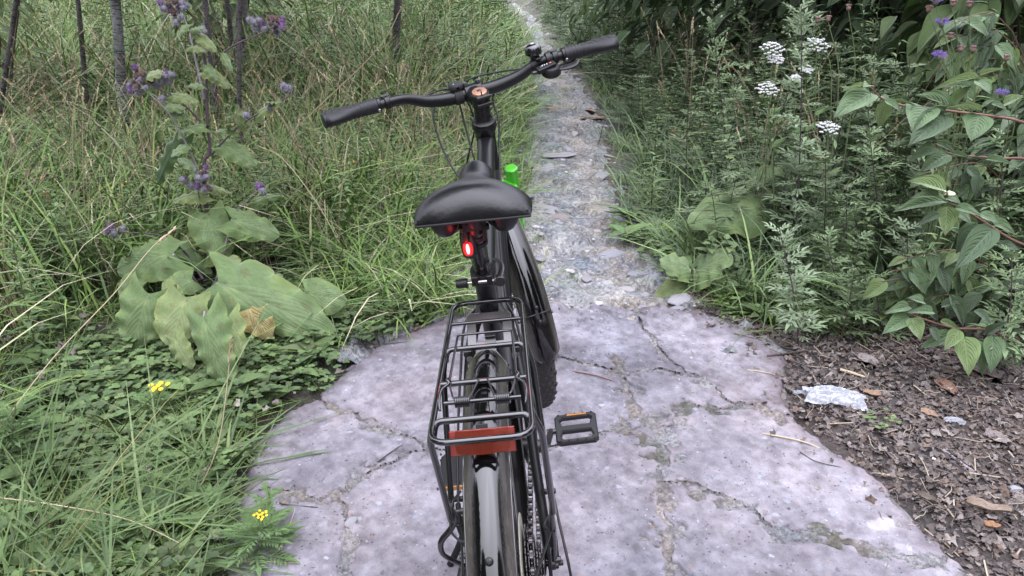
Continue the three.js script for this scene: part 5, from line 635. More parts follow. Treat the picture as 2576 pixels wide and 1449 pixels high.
shrub('thicket_shrub', 'dark shrub behind the white flowering plants', 'shrub', V(1.75, 0, -6.3), 1.1, 1.3, .9, 1100, LG.dogwood[0], ML.thicket, .15, 14, TH);
shrub('thicket_shrub', 'lighter green shrub overhanging the far end of the path', 'shrub', V(1.3, 0, -7.8), .85, 1.0, .9, 1000, LG.dogwood[3], ML.thicketLight, .11, 15, TH);
shrub('thicket_shrub', 'tall dark shrub closing the thicket out of the right border', 'shrub', V(4.3, 0, -5.6), 1.5, 1.7, 1.2, 1500, LG.dogwood[1], ML.thicket, .17, 16, TH, .8);
shrub('thicket_shrub', 'dim shrub low under the large leaved corner shrub', 'shrub', V(2.75, 0, -3.0), .7, .55, .5, 420, LG.dogwood[3], ML.thicket, .12, 17, TH, .9);
shrub('dogwood_bush', 'dense dogwood bush along the right border behind the single dogwood branches', 'dogwood shrub', V(2.25, 0, -2.85), .5, .52, .32, 520, LG.dogwood[1], ML.dog, .095, 41, TH, .85);
shrub('dogwood_bush', 'low dogwood bush shading the litter behind the lowest dogwood', 'dogwood shrub', V(1.95, 0, -2.42), .42, .2, .2, 230, LG.dogwood[2], ML.dog, .085, 42, TH, .8);
const AS = 'leafy saplings behind the burdock';
shrub('sapling', 'round leaved sapling bush behind the upper right burrs', 'sapling', V(-2.1, 0, -6.2), .5, .72, .45, 300, LG.round, ML.thicketLight, .085, 21, AS, .75);
shrub('sapling', 'dull green sapling bush at the top left behind the grass', 'sapling', V(-4.6, 0, -7.2), .9, .8, .7, 520, LG.round, ML.thicketLight, .075, 22, AS, .8);
shrub('sapling', 'leafy bush at the top left corner with pale leaf tips', 'sapling', V(-3.05, 0, -4.7), .28, .62, .3, 90, LG.small, ML.dogLight, .11, 23, AS, .8);
// ---- the tall burdock on the left
const burrG = [[.30, .28, .34], [.20, .12, .22], [.13, .07, .06]].map((core, k) => { const r = rng(60 + k), m = new MB(true), ico = new THREE.IcosahedronGeometry(.0105, 2); m.add(ico, null, core.map(x => x * .6)); const hair = cap(.0006, .0002, .008, 3); for (let i = 0; i < 110; i++) { const d = V(r() - .5, r() - .5, r() - .5).normalize(), top = d.y > .35; m.add(new THREE.ConeGeometry(.0009, .0085, 3).translate(0, .00425, 0).rotateX(Math.PI / 2), M4(d.clone().multiplyScalar(.0095), basis(d, V(.3, 1, .2)), 1), top && k === 1 ? [.22, .08, .25] : top && k === 2 ? [.24, .13, .09] : [.30, .285, .335].map(x => x * (.6 + .6 * r()))); } if (k === 1) for (let i = 0; i < 20; i++) { const d = V((r() - .5) * .7, 1, (r() - .5) * .9).normalize(); m.add(new THREE.ConeGeometry(.0011, .014, 3).translate(0, .007, 0).rotateX(Math.PI / 2), M4(d.clone().multiplyScalar(.009), basis(d, V(1, 0, .2)), 1), [.26, .13, .33].map(x => x * (.7 + .6 * r()))); } return m.geo; });
{
  const D = 2.85, base = G(515, 735); base.y = groundY(base.x, base.z) - .02; const t = thing('burdock', 'tall branching burdock with purple burrs and large pale leaves', 'burdock', V(0, 0, 0), null); const p = (u, v, dd = 0) => { const q = at(u, v, D + dd); return q.y < .085 ? G(u, v, .085) : q; };
  const line = (l, dd = 0, dd2 = 0) => l.map(([u, v], i) => p(u, v, lerp(dd, dd2, i / (l.length - 1))));
  stems([[[base, ...line([[519, 650], [520, 600], [519, 530], [515, 460], [515, 400], [526, 388], [522, 300], [519, 200], [512, 120], [505, 92]])], .0105, .0035]], MS.purple, t, 'main_stem');
  for (const [l, r0, dd, pale] of [[[[514, 250], [492, 150], [470, 62], [455, 30]], .0045, .06, 1], [[[530, 178], [560, 135], [600, 108], [680, 76]], .0042, -.06], [[[504, 305], [470, 270], [430, 238], [398, 224]], .004, .04], [[[497, 430], [470, 365], [425, 285], [376, 236]], .0045, -.08, 1], [[[529, 392], [560, 358], [600, 318], [650, 286], [745, 232]], .0042, -.04], [[[508, 540], [503, 505], [498, 480]], .0035, -.07], [[[560, 560], [590, 535], [620, 506], [655, 474]], .003, -.1, 1], [[[510, 702], [470, 640], [430, 606], [390, 590], [300, 584]], .005, -.16], [[[519, 205], [510, 120], [510, 80]], .003, .02]]) stems([[line(l, 0, dd), r0, r0 * .45]], pale ? MS.pale : MS.purple, t, 'branch');
  const B = [[[405, 8, 1], [425, 12, 2], [440, 5, 2], [460, 8, 0], [438, 32, 2], [462, 20, 0], [445, 57, 0], [456, 43, 0], [412, 22, 0], [450, 18, 1], [470, 14, 0], [428, 26, 1], [508, 74, 0], [514, 80, 0]], [[630, 50, 0], [640, 56, 0], [660, 63, 1], [666, 73, 0], [645, 70, 0], [680, 47, 2], [692, 50, 2], [690, 66, 2], [712, 54, 1], [710, 70, 1], [696, 82, 1], [702, 60, 2], [652, 52, 0], [682, 60, 2]], [[340, 173, 1], [345, 193, 2], [360, 188, 2], [381, 202, 2], [325, 215, 0], [345, 220, 2], [331, 230, 1], [350, 233, 0], [362, 208, 2], [395, 215, 0], [405, 205, 0], [418, 185, 1], [432, 188, 0], [421, 206, 0], [408, 247, 0], [430, 286, 0], [368, 220, 0], [355, 200, 0], [338, 205, 2], [414, 194, 0], [372, 196, 0]], [[487, 430, 0], [506, 437, 2], [518, 422, 1], [520, 445, 0], [512, 457, 2], [497, 470, 1], [515, 475, 0], [523, 472, 2], [467, 453, 1], [459, 452, 0], [479, 466, 0], [508, 450, 0], [500, 448, 0]], [[715, 217, 0], [726, 222, 0], [682, 271, 0], [620, 290, 0], [720, 226, 0]], [[650, 472, 1], [659, 467, 1], [661, 480, 0]], [[279, 570, 1], [271, 582, 1], [287, 589, 0], [310, 575, 0]]];
  const DD = [.06, -.06, -.02, -.07, -.04, -.1, -.16]; let n = 0; B.forEach((l, i) => l.forEach(([u, v, k]) => { const o = mesh('burr', burrG[k], MS.burr, t), q = p(u, v, DD[i] + (hash2(u, v) - .5) * .05); o.position.copy(q); o.quaternion.copy(E((hash2(v, u) - .3) * 1.1, hash2(u, 5) * 6, (hash2(5, v) - .5) * 1.2)); o.scale.setScalar(.82 + .35 * hash2(u, v + 3)); n++; }));
  // big leaves: from stalk end to tip, width as a share of the length
  const L = (k, m, u0, v0, d0, u1, v1, d1, w, hint) => { const a = p(u0, v0, d0), b = p(u1, v1, d1); return leafAt(t, LG.burdock[k], m, a, b, w * a.distanceTo(b), hint ?? V(0, 1, .7)); };
  L(0, ML.burdock, 520, 535, -.03, 545, 628, -.14, .95); L(1, ML.burdock, 583, 552, -.08, 697, 580, -.10, .72, V(0, 1, 1)); L(2, ML.burdock, 566, 366, -.02, 642, 400, -.05, .7); L(3, ML.burdock, 436, 640, -.18, 286, 655, -.26, .95, V(.1, 1, .9)); L(4, ML.burdockPale, 478, 600, .02, 420, 640, -.02, .8); L(0, ML.burdockPale, 520, 640, -.05, 580, 610, -.02, 1.0, V(0, 1, 1)); L(4, ML.burdock, 548, 712, -.36, 764, 796, -.58, .54, V(-.1, .9, 1));
  const F = V(0, .5, 1); L(2, ML.burdock, 374, 738, -.50, 322, 872, -.62, .92, V(.25, .5, 1)); L(0, ML.burdockPale, 468, 748, -.52, 424, 858, -.66, .98, V(.15, .6, 1)); L(4, ML.burdock, 512, 796, -.66, 542, 962, -.82, .60, F); L(0, ML.burdockPale, 572, 800, -.64, 590, 895, -.74, .75, V(-.3, .5, 1)); L(0, ML.burdock, 768, 738, -.34, 858, 752, -.40, .9, V(0, .8, 1)); L(1, ML.burdockYellow, 622, 768, -.44, 668, 842, -.52, .95, V(-.1, .6, 1)); L(2, ML.burdockDark, 448, 352, .10, 376, 445, .0, .45, V(-.3, .4, 1)); L(3, ML.burdockPale, 405, 735, -.40, 446, 752, -.44, 1.3, V(0, .8, 1)); L(0, ML.burdock, 485, 705, -.30, 425, 722, -.38, 1.0, V(.1, .7, 1)); L(4, ML.burdockPale, 600, 690, -.25, 575, 640, -.22, .9, V(0, .6, 1)); L(2, ML.burdock, 660, 735, -.3, 700, 690, -.28, .8, V(0, .6, 1)); L(0, ML.burdock, 345, 700, -.30, 300, 742, -.36, .9, V(.2, .6, 1)); L(2, ML.burdockPale, 440, 850, -.66, 470, 915, -.74, .6, V(.2, .5, 1));
  for (const [u0, v0, u1, v1, w] of [[505, 92, 542, 122, .5], [520, 166, 545, 196, .5], [560, 135, 580, 170, .35], [470, 62, 440, 86, .4], [478, 75, 504, 62, .4], [476, 118, 515, 118, .4], [519, 180, 570, 205, .6], [510, 215, 475, 210, .6], [432, 240, 482, 240, .45], [600, 318, 588, 272, .5], [650, 286, 692, 245, .4], [690, 260, 672, 245, .4], [415, 262, 452, 262, .4], [515, 320, 452, 322, .5], [470, 365, 430, 385, .6], [495, 425, 460, 395, .8], [590, 330, 545, 322, .4], [370, 188, 398, 172, .5], [430, 285, 465, 290, .4], [640, 505, 690, 480, .3], [518, 490, 430, 490, .5], [523, 470, 560, 470, .3], [450, 625, 530, 680, .45], [585, 318, 570, 300, .5]]) L(Math.round(u0) % 5, (u0 + v0) % 3 ? ML.burdock : ML.burdockPale, u0, v0, -.03, u1, v1, -.06 - .04 * hash2(u0, v1), w, V(0, 1, .8));
  stems([[[base, p(480, 690, -.1), p(436, 640, -.18)], .006, .004], [[base, p(545, 700, -.1), p(583, 552, -.08)], .005, .003], [[base, p(535, 722, -.2), p(548, 712, -.36)], .007, .005], [[base, p(440, 735, -.3), p(374, 742, -.5)], .006, .004], [[base, p(500, 745, -.3), p(468, 752, -.52)], .006, .004], [[base, p(518, 765, -.35), p(512, 800, -.66)], .006, .004], [[base, p(650, 722, -.2), p(768, 738, -.34)], .005, .003], [[base, p(575, 750, -.25), p(622, 772, -.44)], .005, .003]], MS.pale, t, 'leaf_stalk');
}
// ---- burdock leaves on the right of the path
function rosetteBurdock(label, u, v, d, leaves) { const b = G(u, v); b.y = groundY(b.x, b.z); const t = thing('burdock', label, 'burdock', V(0, 0, 0), 'burdock rosettes right of the path'), st = []; for (const [k, m, u0, v0, u1, v1, w, hint, d0 = 0, d1 = -.1] of leaves) { const a = at(u0, v0, d + d0), e = at(u1, v1, d + d1); leafAt(t, LG.burdock[k], m, a, e, w * a.distanceTo(e), hint ?? V(-.2, 1, .8)); st.push([[b, b.clone().lerp(a, .5).add(V(0, .05, 0)), a], .005, .003]); } stems(st, MS.green, t, 'leaf_stalk'); }
rosetteBurdock('two huge burdock leaves beside the path below the white umbels', 1905, 690, 3.1, [[0, ML.burdock, 1925, 520, 1748, 535, .72, V(-.2, 1, .75), 0, -.1], [1, ML.burdock, 1945, 560, 1925, 425, 1.05, V(-.3, .25, 1), .1, .12]]);
rosetteBurdock('low burdock rosette with worn leaves near the slab corner', 1745, 745, 2.82, [[2, ML.burdock, 1745, 690, 1805, 632, 1.0, V(-.1, 1, .6)], [3, ML.burdockPale, 1735, 705, 1662, 738, .8], [4, ML.burdock, 1755, 715, 1830, 700, .7], [1, ML.burdock, 1740, 680, 1690, 650, .8]]);
// ---- dogwood branches on the right, leaf by leaf
function dogwood(label, base, stem, d, d2, leaves) {
  const t = thing('dogwood', label, 'dogwood shrub', V(0, 0, 0), 'dogwood branches reaching out of the right thicket'), S = stem.map(([u, v], i) => at(u, v, lerp(d2, d, i / (stem.length - 1)))); stems([[[base, ...S], .006, .002]], MS.red, t);
  for (const [u0, v0, u1, v1, w = .52, tn = 1, dd = -.03] of leaves) { const t0 = (hash2(u0, v0) - .5) * .06, a = at(u0, v0, d + t0), e = at(u1, v1, d + t0 + dd - .03 * hash2(u1, v1)); leafAt(t, LG.dogwood[(u0 + v1) % 4], tn === 2 ? ML.dogLight : tn === 0 ? ML.dogDark : ML.dog, a, e, w * a.distanceTo(e), V(-.25, 1, .75)); }
}
const z7 = l => l.map(([a, b, c, d, ...r]) => [Math.round(1744 + a * .5), Math.round(b * .5), Math.round(1744 + c * .5), Math.round(d * .5), ...r]), z8 = l => l.map(([a, b, c, d, ...r]) => [Math.round(1542.8 + a * .5), Math.round(724.5 + b * .5), Math.round(1542.8 + c * .5), Math.round(724.5 + d * .5), ...r]);
dogwood('dogwood branch reaching furthest left across the dark thicket', V(2.5, 0, -2.75), [[2600, 330], [2564, 305], [2394, 280], [2269, 265], [2219, 248], [2186, 216]], 2.45, 2.6, z7([[890, 440, 762, 438, .26, 2], [895, 470, 738, 532, .62, 1, -.06], [965, 500, 938, 652, .55, 2, .02], [885, 430, 870, 415, .8, 2], [945, 480, 995, 500, .5, 1], [965, 505, 1045, 545, .45, 1], [1000, 505, 1125, 520, .12, 2], [1160, 535, 1125, 612, .95, 1, -.08], [1270, 585, 1108, 690, .60, 0, -.08], [1300, 540, 1160, 452, .42, 1], [1310, 520, 1375, 430, .5, 2], [1440, 580, 1408, 688, .9, 1, -.06], [1450, 560, 1318, 518, .3, 2], [1440, 395, 1255, 390, .2, 2], [1430, 410, 1500, 450, .62, 1, -.05], [1440, 380, 1560, 325, .28, 2], [1560, 525, 1640, 470, .75, 2], [1500, 520, 1580, 535, .5, 1], [1270, 560, 1190, 545, .35, 1], [1600, 590, 1540, 560, .4, 1], [1390, 440, 1290, 400, .3, 1], [1100, 520, 1060, 560, .5, 0]]));
dogwood('short dogwood twig below the longest branch, leaves drooping', V(2.45, 0, -2.7), [[2600, 408], [2510, 398], [2385, 385], [2350, 360]], 2.5, 2.6, z7([[1280, 775, 1158, 840, .62, 1], [1215, 705, 1035, 712, .22, 1], [1225, 742, 1110, 772, .5, 1], [1230, 722, 1312, 748, .5, 1], [1300, 772, 1395, 778, .38, 1], [1470, 800, 1600, 800, .4, 1], [1170, 690, 1255, 650, .4, 2], [1240, 690, 1160, 680, .3, 1], [1420, 790, 1500, 760, .35, 0], [1430, 880, 1425, 975, .7, 0]]));
dogwood('dogwood spray with a cream flower head at its centre', V(2.2, 0, -2.4), [[2620, 640], [2540, 600], [2470, 555], [2420, 525], [2384, 508]], 2.3, 2.45, z7([[1272, 960, 1132, 882, .46, 2], [1268, 1010, 1065, 1008, .36, 1, -.05], [1276, 1040, 1275, 1172, .72, 2, -.07], [1318, 1042, 1452, 1068, .5, 1], [1276, 1000, 1335, 1000, .6, 1], [1330, 1065, 1400, 1112, .7, 1], [1440, 1075, 1545, 1112, .62, 1], [1500, 1110, 1635, 1165, .52, 1], [1505, 1150, 1338, 1325, .46, 0, -.1], [1425, 1120, 1325, 1265, .6, 0], [1530, 1230, 1645, 1245, .62, 0], [1235, 985, 1130, 965, .35, 1], [1240, 1075, 1145, 1110, .4, 0], [1600, 1090, 1660, 1040, .5, 1]]));
mesh('flower_head', (() => { const m = new MB(), r = rng(5); for (let i = 0; i < 16; i++) m.add(new THREE.IcosahedronGeometry(.0045, 1), M4(V((r() - .5) * .04, r() * .008, (r() - .5) * .025))); return m.geo; })(), std({ color: rgb(.75, .72, .5), roughness: .7 }), scene.children[scene.children.length - 1]).position.copy(at(2383, 490, 2.26));
dogwood('lowest dogwood with big leaves hanging over the leaf litter', V(1.75, 0, -2.25), [[2560, 860], [2480, 830], [2400, 825], [2330, 805], [2290, 790]], 2.15, 2.25, z8([[1490, 92, 1398, 100, .45, 1], [1482, 142, 1366, 214, .55, 1], [1500, 150, 1552, 240, .80, 2, -.05], [1645, 165, 1748, 195, .42, 2], [1702, 232, 1556, 290, .5, 1], [1740, 212, 1674, 300, .6, 2], [1762, 245, 1806, 405, .72, 2, -.08], [1835, 262, 1872, 432, .5, 1, -.06], [1908, 240, 1920, 402, .62, 1, -.07], [1990, 290, 2062, 390, .6, 1, -.04], [1690, 30, 1795, 200, .40, 0], [1610, 120, 1520, 100, .4, 1], [1560, 70, 1500, 40, .5, 1], [1820, 110, 1900, 160, .5, 0], [1650, 90, 1720, 60, .5, 0], [1880, 230, 1960, 170, .45, 0], [1600, 200, 1640, 260, .5, 0], [2000, 240, 2060, 200, .5, 0]]));
{ // the dogwood's inner branches, further back in the thicket
  const r = rng(808); [['dogwood branches filling the right border above the longest branch', 2330, 2600, 40, 230, 3.0, 85], ['dogwood branches in the gap between the two upper dogwood twigs', 2280, 2600, 420, 620, 2.75, 70], ['dim inner dogwood branches above the lowest dogwood', 2180, 2590, 640, 780, 2.45, 65]].forEach(([label, u0, u1, v0, v1, d, n], q) => {
    const t = thing('dogwood', label, 'dogwood shrub', V(0, 0, 0), 'dogwood branches reaching out of the right thicket'), st = [], root = at(u1 + 60, v1 + 160, d + .4);
    for (let k = 0; k < 5; k++) { const tip = at(u0 + 20 + 60 * r(), lerp(v0, v1, (k + .5) / 5), d - .1 * r()), mid = at((u0 + u1) / 2 + 40, lerp(v0, v1, (k + .4) / 5) - 20, d); st.push([[root, mid, tip], .003, .0011]); for (let i = 0; i < n / 5; i++) { const s = .15 + .85 * i / (n / 5), p = s < .5 ? root.clone().lerp(mid, s * 2) : mid.clone().lerp(tip, s * 2 - 1), l = .065 + .045 * r(), dir = V((r() - .65) * 1.6, -.15 - .6 * r(), (r() - .1) * .8).normalize(); leafAt(t, LG.dogwood[(i + k) % 4], r() < .25 ? ML.dogLight : r() < .4 ? ML.dogDark : ML.dog, p, p.clone().addScaledVector(dir, l), l * (.5 + .16 * r()), V(-.3 + .4 * (r() - .5), 1, .6 + .5 * (r() - .5))); } }
    stems(st, MS.red, t); });
}
// ---- mugwort: leaf by leaf where it stands free
function mugwort(label, u, v, u1, v1, n, size, m, seed, d0, panicle) {
  const b = d0 ? at(u, v, d0) : G(u, v), d = -b.z, tp = at(u1, v1, d - .03); b.y = groundY(b.x, b.z); const r = rng(seed), t = thing('mugwort', label, 'mugwort', V(0, 0, 0), 'mugwort plants right of the path'), P = q => b.clone().lerp(tp, q).add(V(Math.sin(q * 3 + seed) * .015, 0, Math.sin(q * 4) * .015)); stems([[[0, .25, .5, .75, 1].map(P), .0038, .0014]], MS.purple, t);
  for (let i = 0; i < n; i++) { const q = .10 + .9 * i / n, a = i * 2.4 + r() * 2, l = size * (1 - .45 * q) * (.55 + .85 * r()), o = mesh('leaf', mugLeaf[i % 3], m, t); o.position.copy(P(q)); o.quaternion.copy(basis(V(Math.cos(a), .85 - 1.1 * r() + .7 * q * q, Math.sin(a)), V(0, 1, 0))); o.scale.set(l * 1.05, l, l); }
  if (panicle) { const mm = new MB(), top = P(1), h = panicle; for (let i = 0; i < 140; i++) { const q = r(), br = Math.floor(r() * 9), a = br * 2.4, l = h * .35 * (1 - br / 11) * r(); mm.add(LG.small, M4(top.clone().add(V(Math.cos(a) * l, -h * .6 + h * (br / 9) + l * .9, Math.sin(a) * l)), basis(V(r() - .5, r() - .5, r() - .5), V(0, 1, 0)), .008 + .006 * r())); } mm.build('flower_panicle', ML.mugPale, t); }
}
mugwort('silvery mugwort standing alone at the slab corner', 2000, 862, 1972, 575, 40, .105, ML.mugPale, 1); mugwort('bushy green mugwort right of the silvery one at the slab corner', 2115, 790, 2092, 590, 36, .10, ML.mug, 2); mugwort('mugwort left of the dogwood spray with the cream flower', 2290, 770, 2290, 575, 32, .11, ML.mugPale, 3); mugwort('mugwort between the burdock leaves and the dogwood', 2140, 740, 2125, 470, 40, .11, ML.mug, 4); mugwort('tall mugwort with pale flower panicles right behind the white umbels', 2020, 600, 2008, 15, 58, .14, ML.mugPale, 5, 3.0, .30); mugwort('leaning mugwort over the lowest dogwood at the right border', 2520, 850, 2545, 640, 34, .12, ML.mug, 6, 2.2); mugwort('upright mugwort under the dogwood branch tip', 2200, 700, 2195, 330, 46, .12, ML.mug, 7, 2.85); mugwort('mugwort with a thin panicle in front of the dark shrub, left of the umbels', 1830, 520, 1800, 30, 46, .13, ML.mug, 8, 3.9, .26); mugwort('mugwort at the right border below the knapweed', 2555, 560, 2540, 330, 34, .12, ML.mug, 9, 2.7); mugwort('low mugwort beside the litter at the foot of the lowest dogwood', 2230, 830, 2200, 700, 22, .085, ML.mug, 10); mugwort('slim mugwort right of the lower white umbel', 2170, 640, 2180, 250, 44, .12, ML.mugPale, 11, 3.15);
// ---- white umbels
function umbel(label, u, v, u1, v1, d, size) { const tp = at(u1, v1, d), b = at(u, v, d); b.y = groundY(b.x, b.z); const r = rng(u1), t = thing('yarrow', label, 'white flower', V(0, 0, 0), 'white umbels right of the path'); const mid = b.clone().lerp(tp, .6).add(V(.02 * (r() - .5), 0, .02)); stems([[[b, mid, tp], .0028, .0016]], MS.green, t); const st = [], m = new MB(); for (let i = 0; i < 26; i++) { const a = i * 2.4, R = size * .5 * Math.sqrt((i + .5) / 26), c = tp.clone().add(V(R * Math.cos(a) * 1.1, .020 - R * R * 6 - R * .45 * Math.sin(a) + .010 * r(), R * .9 * Math.sin(a))); st.push([[tp, c], .0007, .0005]); for (let k = 0; k < 8; k++) m.add(new THREE.IcosahedronGeometry(.0023 + .0012 * r(), 0), M4(c.clone().add(V((r() - .5) * .011, .003 * r(), (r() - .5) * .011)))); } stems(st, MS.green, t, 'flower_stalk'); m.build('flower_head', MS.white, t); for (let i = 0; i < 7; i++) { const o = mesh('leaf', fernLeaf[i % 2], ML.fern, t), q = .15 + .11 * i, a = i * 2.4; o.position.copy(b.clone().lerp(tp, q)); o.quaternion.copy(basis(V(Math.cos(a), .7, Math.sin(a)), V(0, 1, 0))); o.scale.setScalar(.09); } }
umbel('white umbel highest on the left, with a second tier just below', 1930, 480, 1942, 134, 3.2, .085); umbel('small second white umbel right below the highest one', 1965, 470, 1950, 164, 3.2, .06); umbel('flat wide white umbel beside the silvery mugwort panicle', 2060, 480, 2054, 124, 3.1, .085); umbel('lowest white umbel, round and knobbly, left of the dogwood tip', 2095, 560, 2082, 333, 2.9, .075); umbel('white umbel left of the others over the path verge', 1975, 520, 1930, 236, 3.05, .078); umbel('tiny white umbel half hidden by mugwort leaves', 2040, 480, 2026, 190, 3.15, .05); umbel('faint pale umbel between the two tallest plants', 1990, 470, 2000, 212, 3.2, .03);
// ---- knapweed
function knapweed(label, u, v, u1, v1, d, k) { const tp = at(u1, v1, d), b = at(u, v, d); b.y = Math.max(groundY(b.x, b.z), b.y - 9); const r = rng(u1 * 3 + v1), t = thing('knapweed', label, k === 1 ? 'purple flower' : 'dry flower', V(0, 0, 0), 'knapweed heads at the right'); stems([[[b, at(lerp(u, u1, .5) + 14, lerp(v, v1, .5), d), tp], .0024, .0012]], MS.green, t); const m = new MB(true); m.add(new THREE.IcosahedronGeometry(.0085, 1), M4(tp.clone().add(V(0, .004, 0)), null, V(1, 1.1, 1)), k === 1 ? [.10, .12, .06] : [.16, .11, .085]); for (let i = 0; i < (k === 1 ? 60 : 34); i++) { const q = k === 1 ? 1.2 : .55, dd = V((r() - .5) * q * 1.6, .5 + r() * .6, (r() - .5) * q * 1.6).normalize(); m.add(new THREE.ConeGeometry(k === 1 ? .0014 : .0016, k === 1 ? .022 : .012, 3).rotateX(Math.PI).translate(0, k === 1 ? .011 : .006, 0).rotateX(Math.PI / 2), M4(tp.clone().addScaledVector(dd, .007), basis(dd, V(1, .1, .2))), (k === 1 ? [.24, .15, .45] : [.33, .20, .20]).map(x => x * (.7 + .6 * r()))); } m.build('flower_head', MS.tint, t); for (let i = 0; i < 4; i++) { const o = mesh('leaf', LG.lance, ML.mug, t), q = .2 + .16 * i, a = i * 2.4; o.position.copy(b.clone().lerp(tp, q)); o.quaternion.copy(basis(V(Math.cos(a), .9, Math.sin(a)), V(0, 1, 0))); o.scale.set(.014, .07, .07); } }
knapweed('brightest purple knapweed flower at the top border', 2400, 330, 2353, 10, 2.65, 1); knapweed('purple knapweed flower just above the dogwood leaves', 2420, 330, 2360, 149, 2.6, 1); knapweed('small purple knapweed head under the brightest flower', 2405, 330, 2368, 66, 2.65, 1); knapweed('purple knapweed flower near the right border behind dogwood leaves', 2530, 380, 2518, 243, 2.7, 1); knapweed('brown knapweed head just left of the brightest purple flower', 2390, 330, 2336, 28, 2.68, 0); knapweed('brown knapweed head right of the brightest purple flower', 2400, 330, 2396, 14, 2.7, 0); knapweed('rightmost brown knapweed head at the top border', 2410, 330, 2437, 17, 2.7, 0); knapweed('purplish faded knapweed head above the lower pair', 2410, 330, 2390, 96, 2.66, 0); knapweed('left one of the lower pair of faded knapweed heads', 2420, 340, 2416, 128, 2.66, 0); knapweed('right one of the lower pair of faded knapweed heads', 2430, 340, 2447, 129, 2.66, 0); knapweed('lone brown knapweed head over the umbels', 2140, 330, 2134, 24, 2.9, 0); knapweed('brown knapweed head right of the silvery panicle', 2110, 330, 2083, 52, 2.9, 0); knapweed('brown knapweed head touching the silvery panicle', 2100, 330, 2056, 55, 2.92, 0); knapweed('faded knapweed head at the right border above the mugwort', 2560, 330, 2530, 151, 2.7, 0);
// ---- tansy
function tansy(label, u, v, u1, v1, d, n, bs, lv, ls) { const b = at(u, v, d), tp = at(u1, v1, d); b.y = groundY(b.x, b.z); const r = rng(u), t = thing('tansy', label, 'yellow flower', V(0, 0, 0), null), st = [[[b, b.clone().lerp(tp, .5).add(V(.01, 0, .01)), tp], .0024, .0014]], btn = new THREE.SphereGeometry(1, 14, 7); for (let i = 0; i < n; i++) { const a = i * 2.4, R = bs * 1.5 * Math.sqrt(i), c = tp.clone().add(V(R * Math.cos(a), .016 + .006 * r(), R * .9 * Math.sin(a))); st.push([[tp, c], .0008, .0007]); const o = mesh('flower_button', btn, MS.yellow, t); o.position.copy(c); o.quaternion.copy(E(.3 + (r() - .5) * .5, 0, (r() - .5) * .5)); o.scale.set(bs, bs * .5, bs); } stems(st, MS.green, t); for (let i = 0; i < lv; i++) { const o = mesh('leaf', fernLeaf[i % 2], ML.fern, t), q = .05 + .85 * i / lv, a = i * 2.4 + r(); o.position.copy(b.clone().lerp(tp, q)); o.quaternion.copy(basis(V(Math.cos(a), .35 + .5 * q, Math.sin(a)), V(0, 1, 0))); o.scale.setScalar(ls * (1.1 - .6 * q)); } }
tansy('tansy with a tight cluster of yellow buttons before the burdock', 378, 1120, 402, 985, 1.95, 7, .0078, 16, .10); tansy('small tansy with tiny yellow buds at the lower edge of the slab', 645, 1430, 660, 1310, 1.42, 12, .0035, 20, .12); tansy('budding tansy stalk right above the small tansy', 690, 1400, 672, 1220, 1.5, 0, .004, 14, .07); tansy('feathery tansy shoot at the left border', 20, 1180, 40, 1000, 1.75, 0, .004, 20, .13); tansy('feathery leafy tansy under the straws in the lower left', 250, 1420, 270, 1330, 1.42, 0, .004, 18, .13);
// ---- long single straws
function straw(label, pts, r0, head) { const t = thing('grass_stalk', label, 'straw', V(0, 0, 0), null), P = pts.map(([u, v, d]) => at(u, v, d)); mesh('stalk', tube(smooth(P, 8), q => r0 * (1.1 - .5 * q), { n: 6 }), MS.straw, t); if (head) { const r = rng(pts[0][0]), m = new MB(), e = P[P.length - 1], d = e.clone().sub(P[P.length - 2]).normalize(); for (let k = 0; k < 34; k++) { const q = k / 34; m.add(LG.lance, M4(e.clone().addScaledVector(d, (q - .8) * head), basis(d.clone().add(V((r() - .5) * .7, (r() - .5) * .7, (r() - .5) * .7)), V(r() - .5, 1, r() - .5)), V(.005, .01, .016))); } m.build('seed_head', MS.straw, t); } }
straw('long dry stalk with a seed head slanting past the burdock leaves', [[-40, 1130, 1.7], [130, 905, 1.85], [290, 735, 2.0], [380, 625, 2.1], [428, 584, 2.15]], .0016, .07); straw('straight pale straw lying across the bottom left corner', [[-30, 1408, 1.36], [300, 1408, 1.37], [620, 1412, 1.38], [805, 1418, 1.38]], .0018); straw('bent straw arching over grass in the lower left', [[-20, 1250, 1.5], [150, 1272, 1.45], [330, 1310, 1.42], [470, 1375, 1.4]], .0016); straw('tan stalk with a knobbly head standing at the left slab edge', [[470, 1290, 1.6], [545, 1130, 1.62], [572, 960, 1.66], [580, 870, 1.68]], .0014, .06); straw('thin dry stalk tilted right across the meadow, left of the saddle', [[870, 640, 3.0], [790, 500, 3.05], [700, 390, 3.1], [655, 370, 3.1]], .002, .05); straw('tall thin straw slanting behind the left grip', [[640, 420, 4], [800, 270, 4], [960, 110, 4], [1010, 20, 4]], .0026, .06);
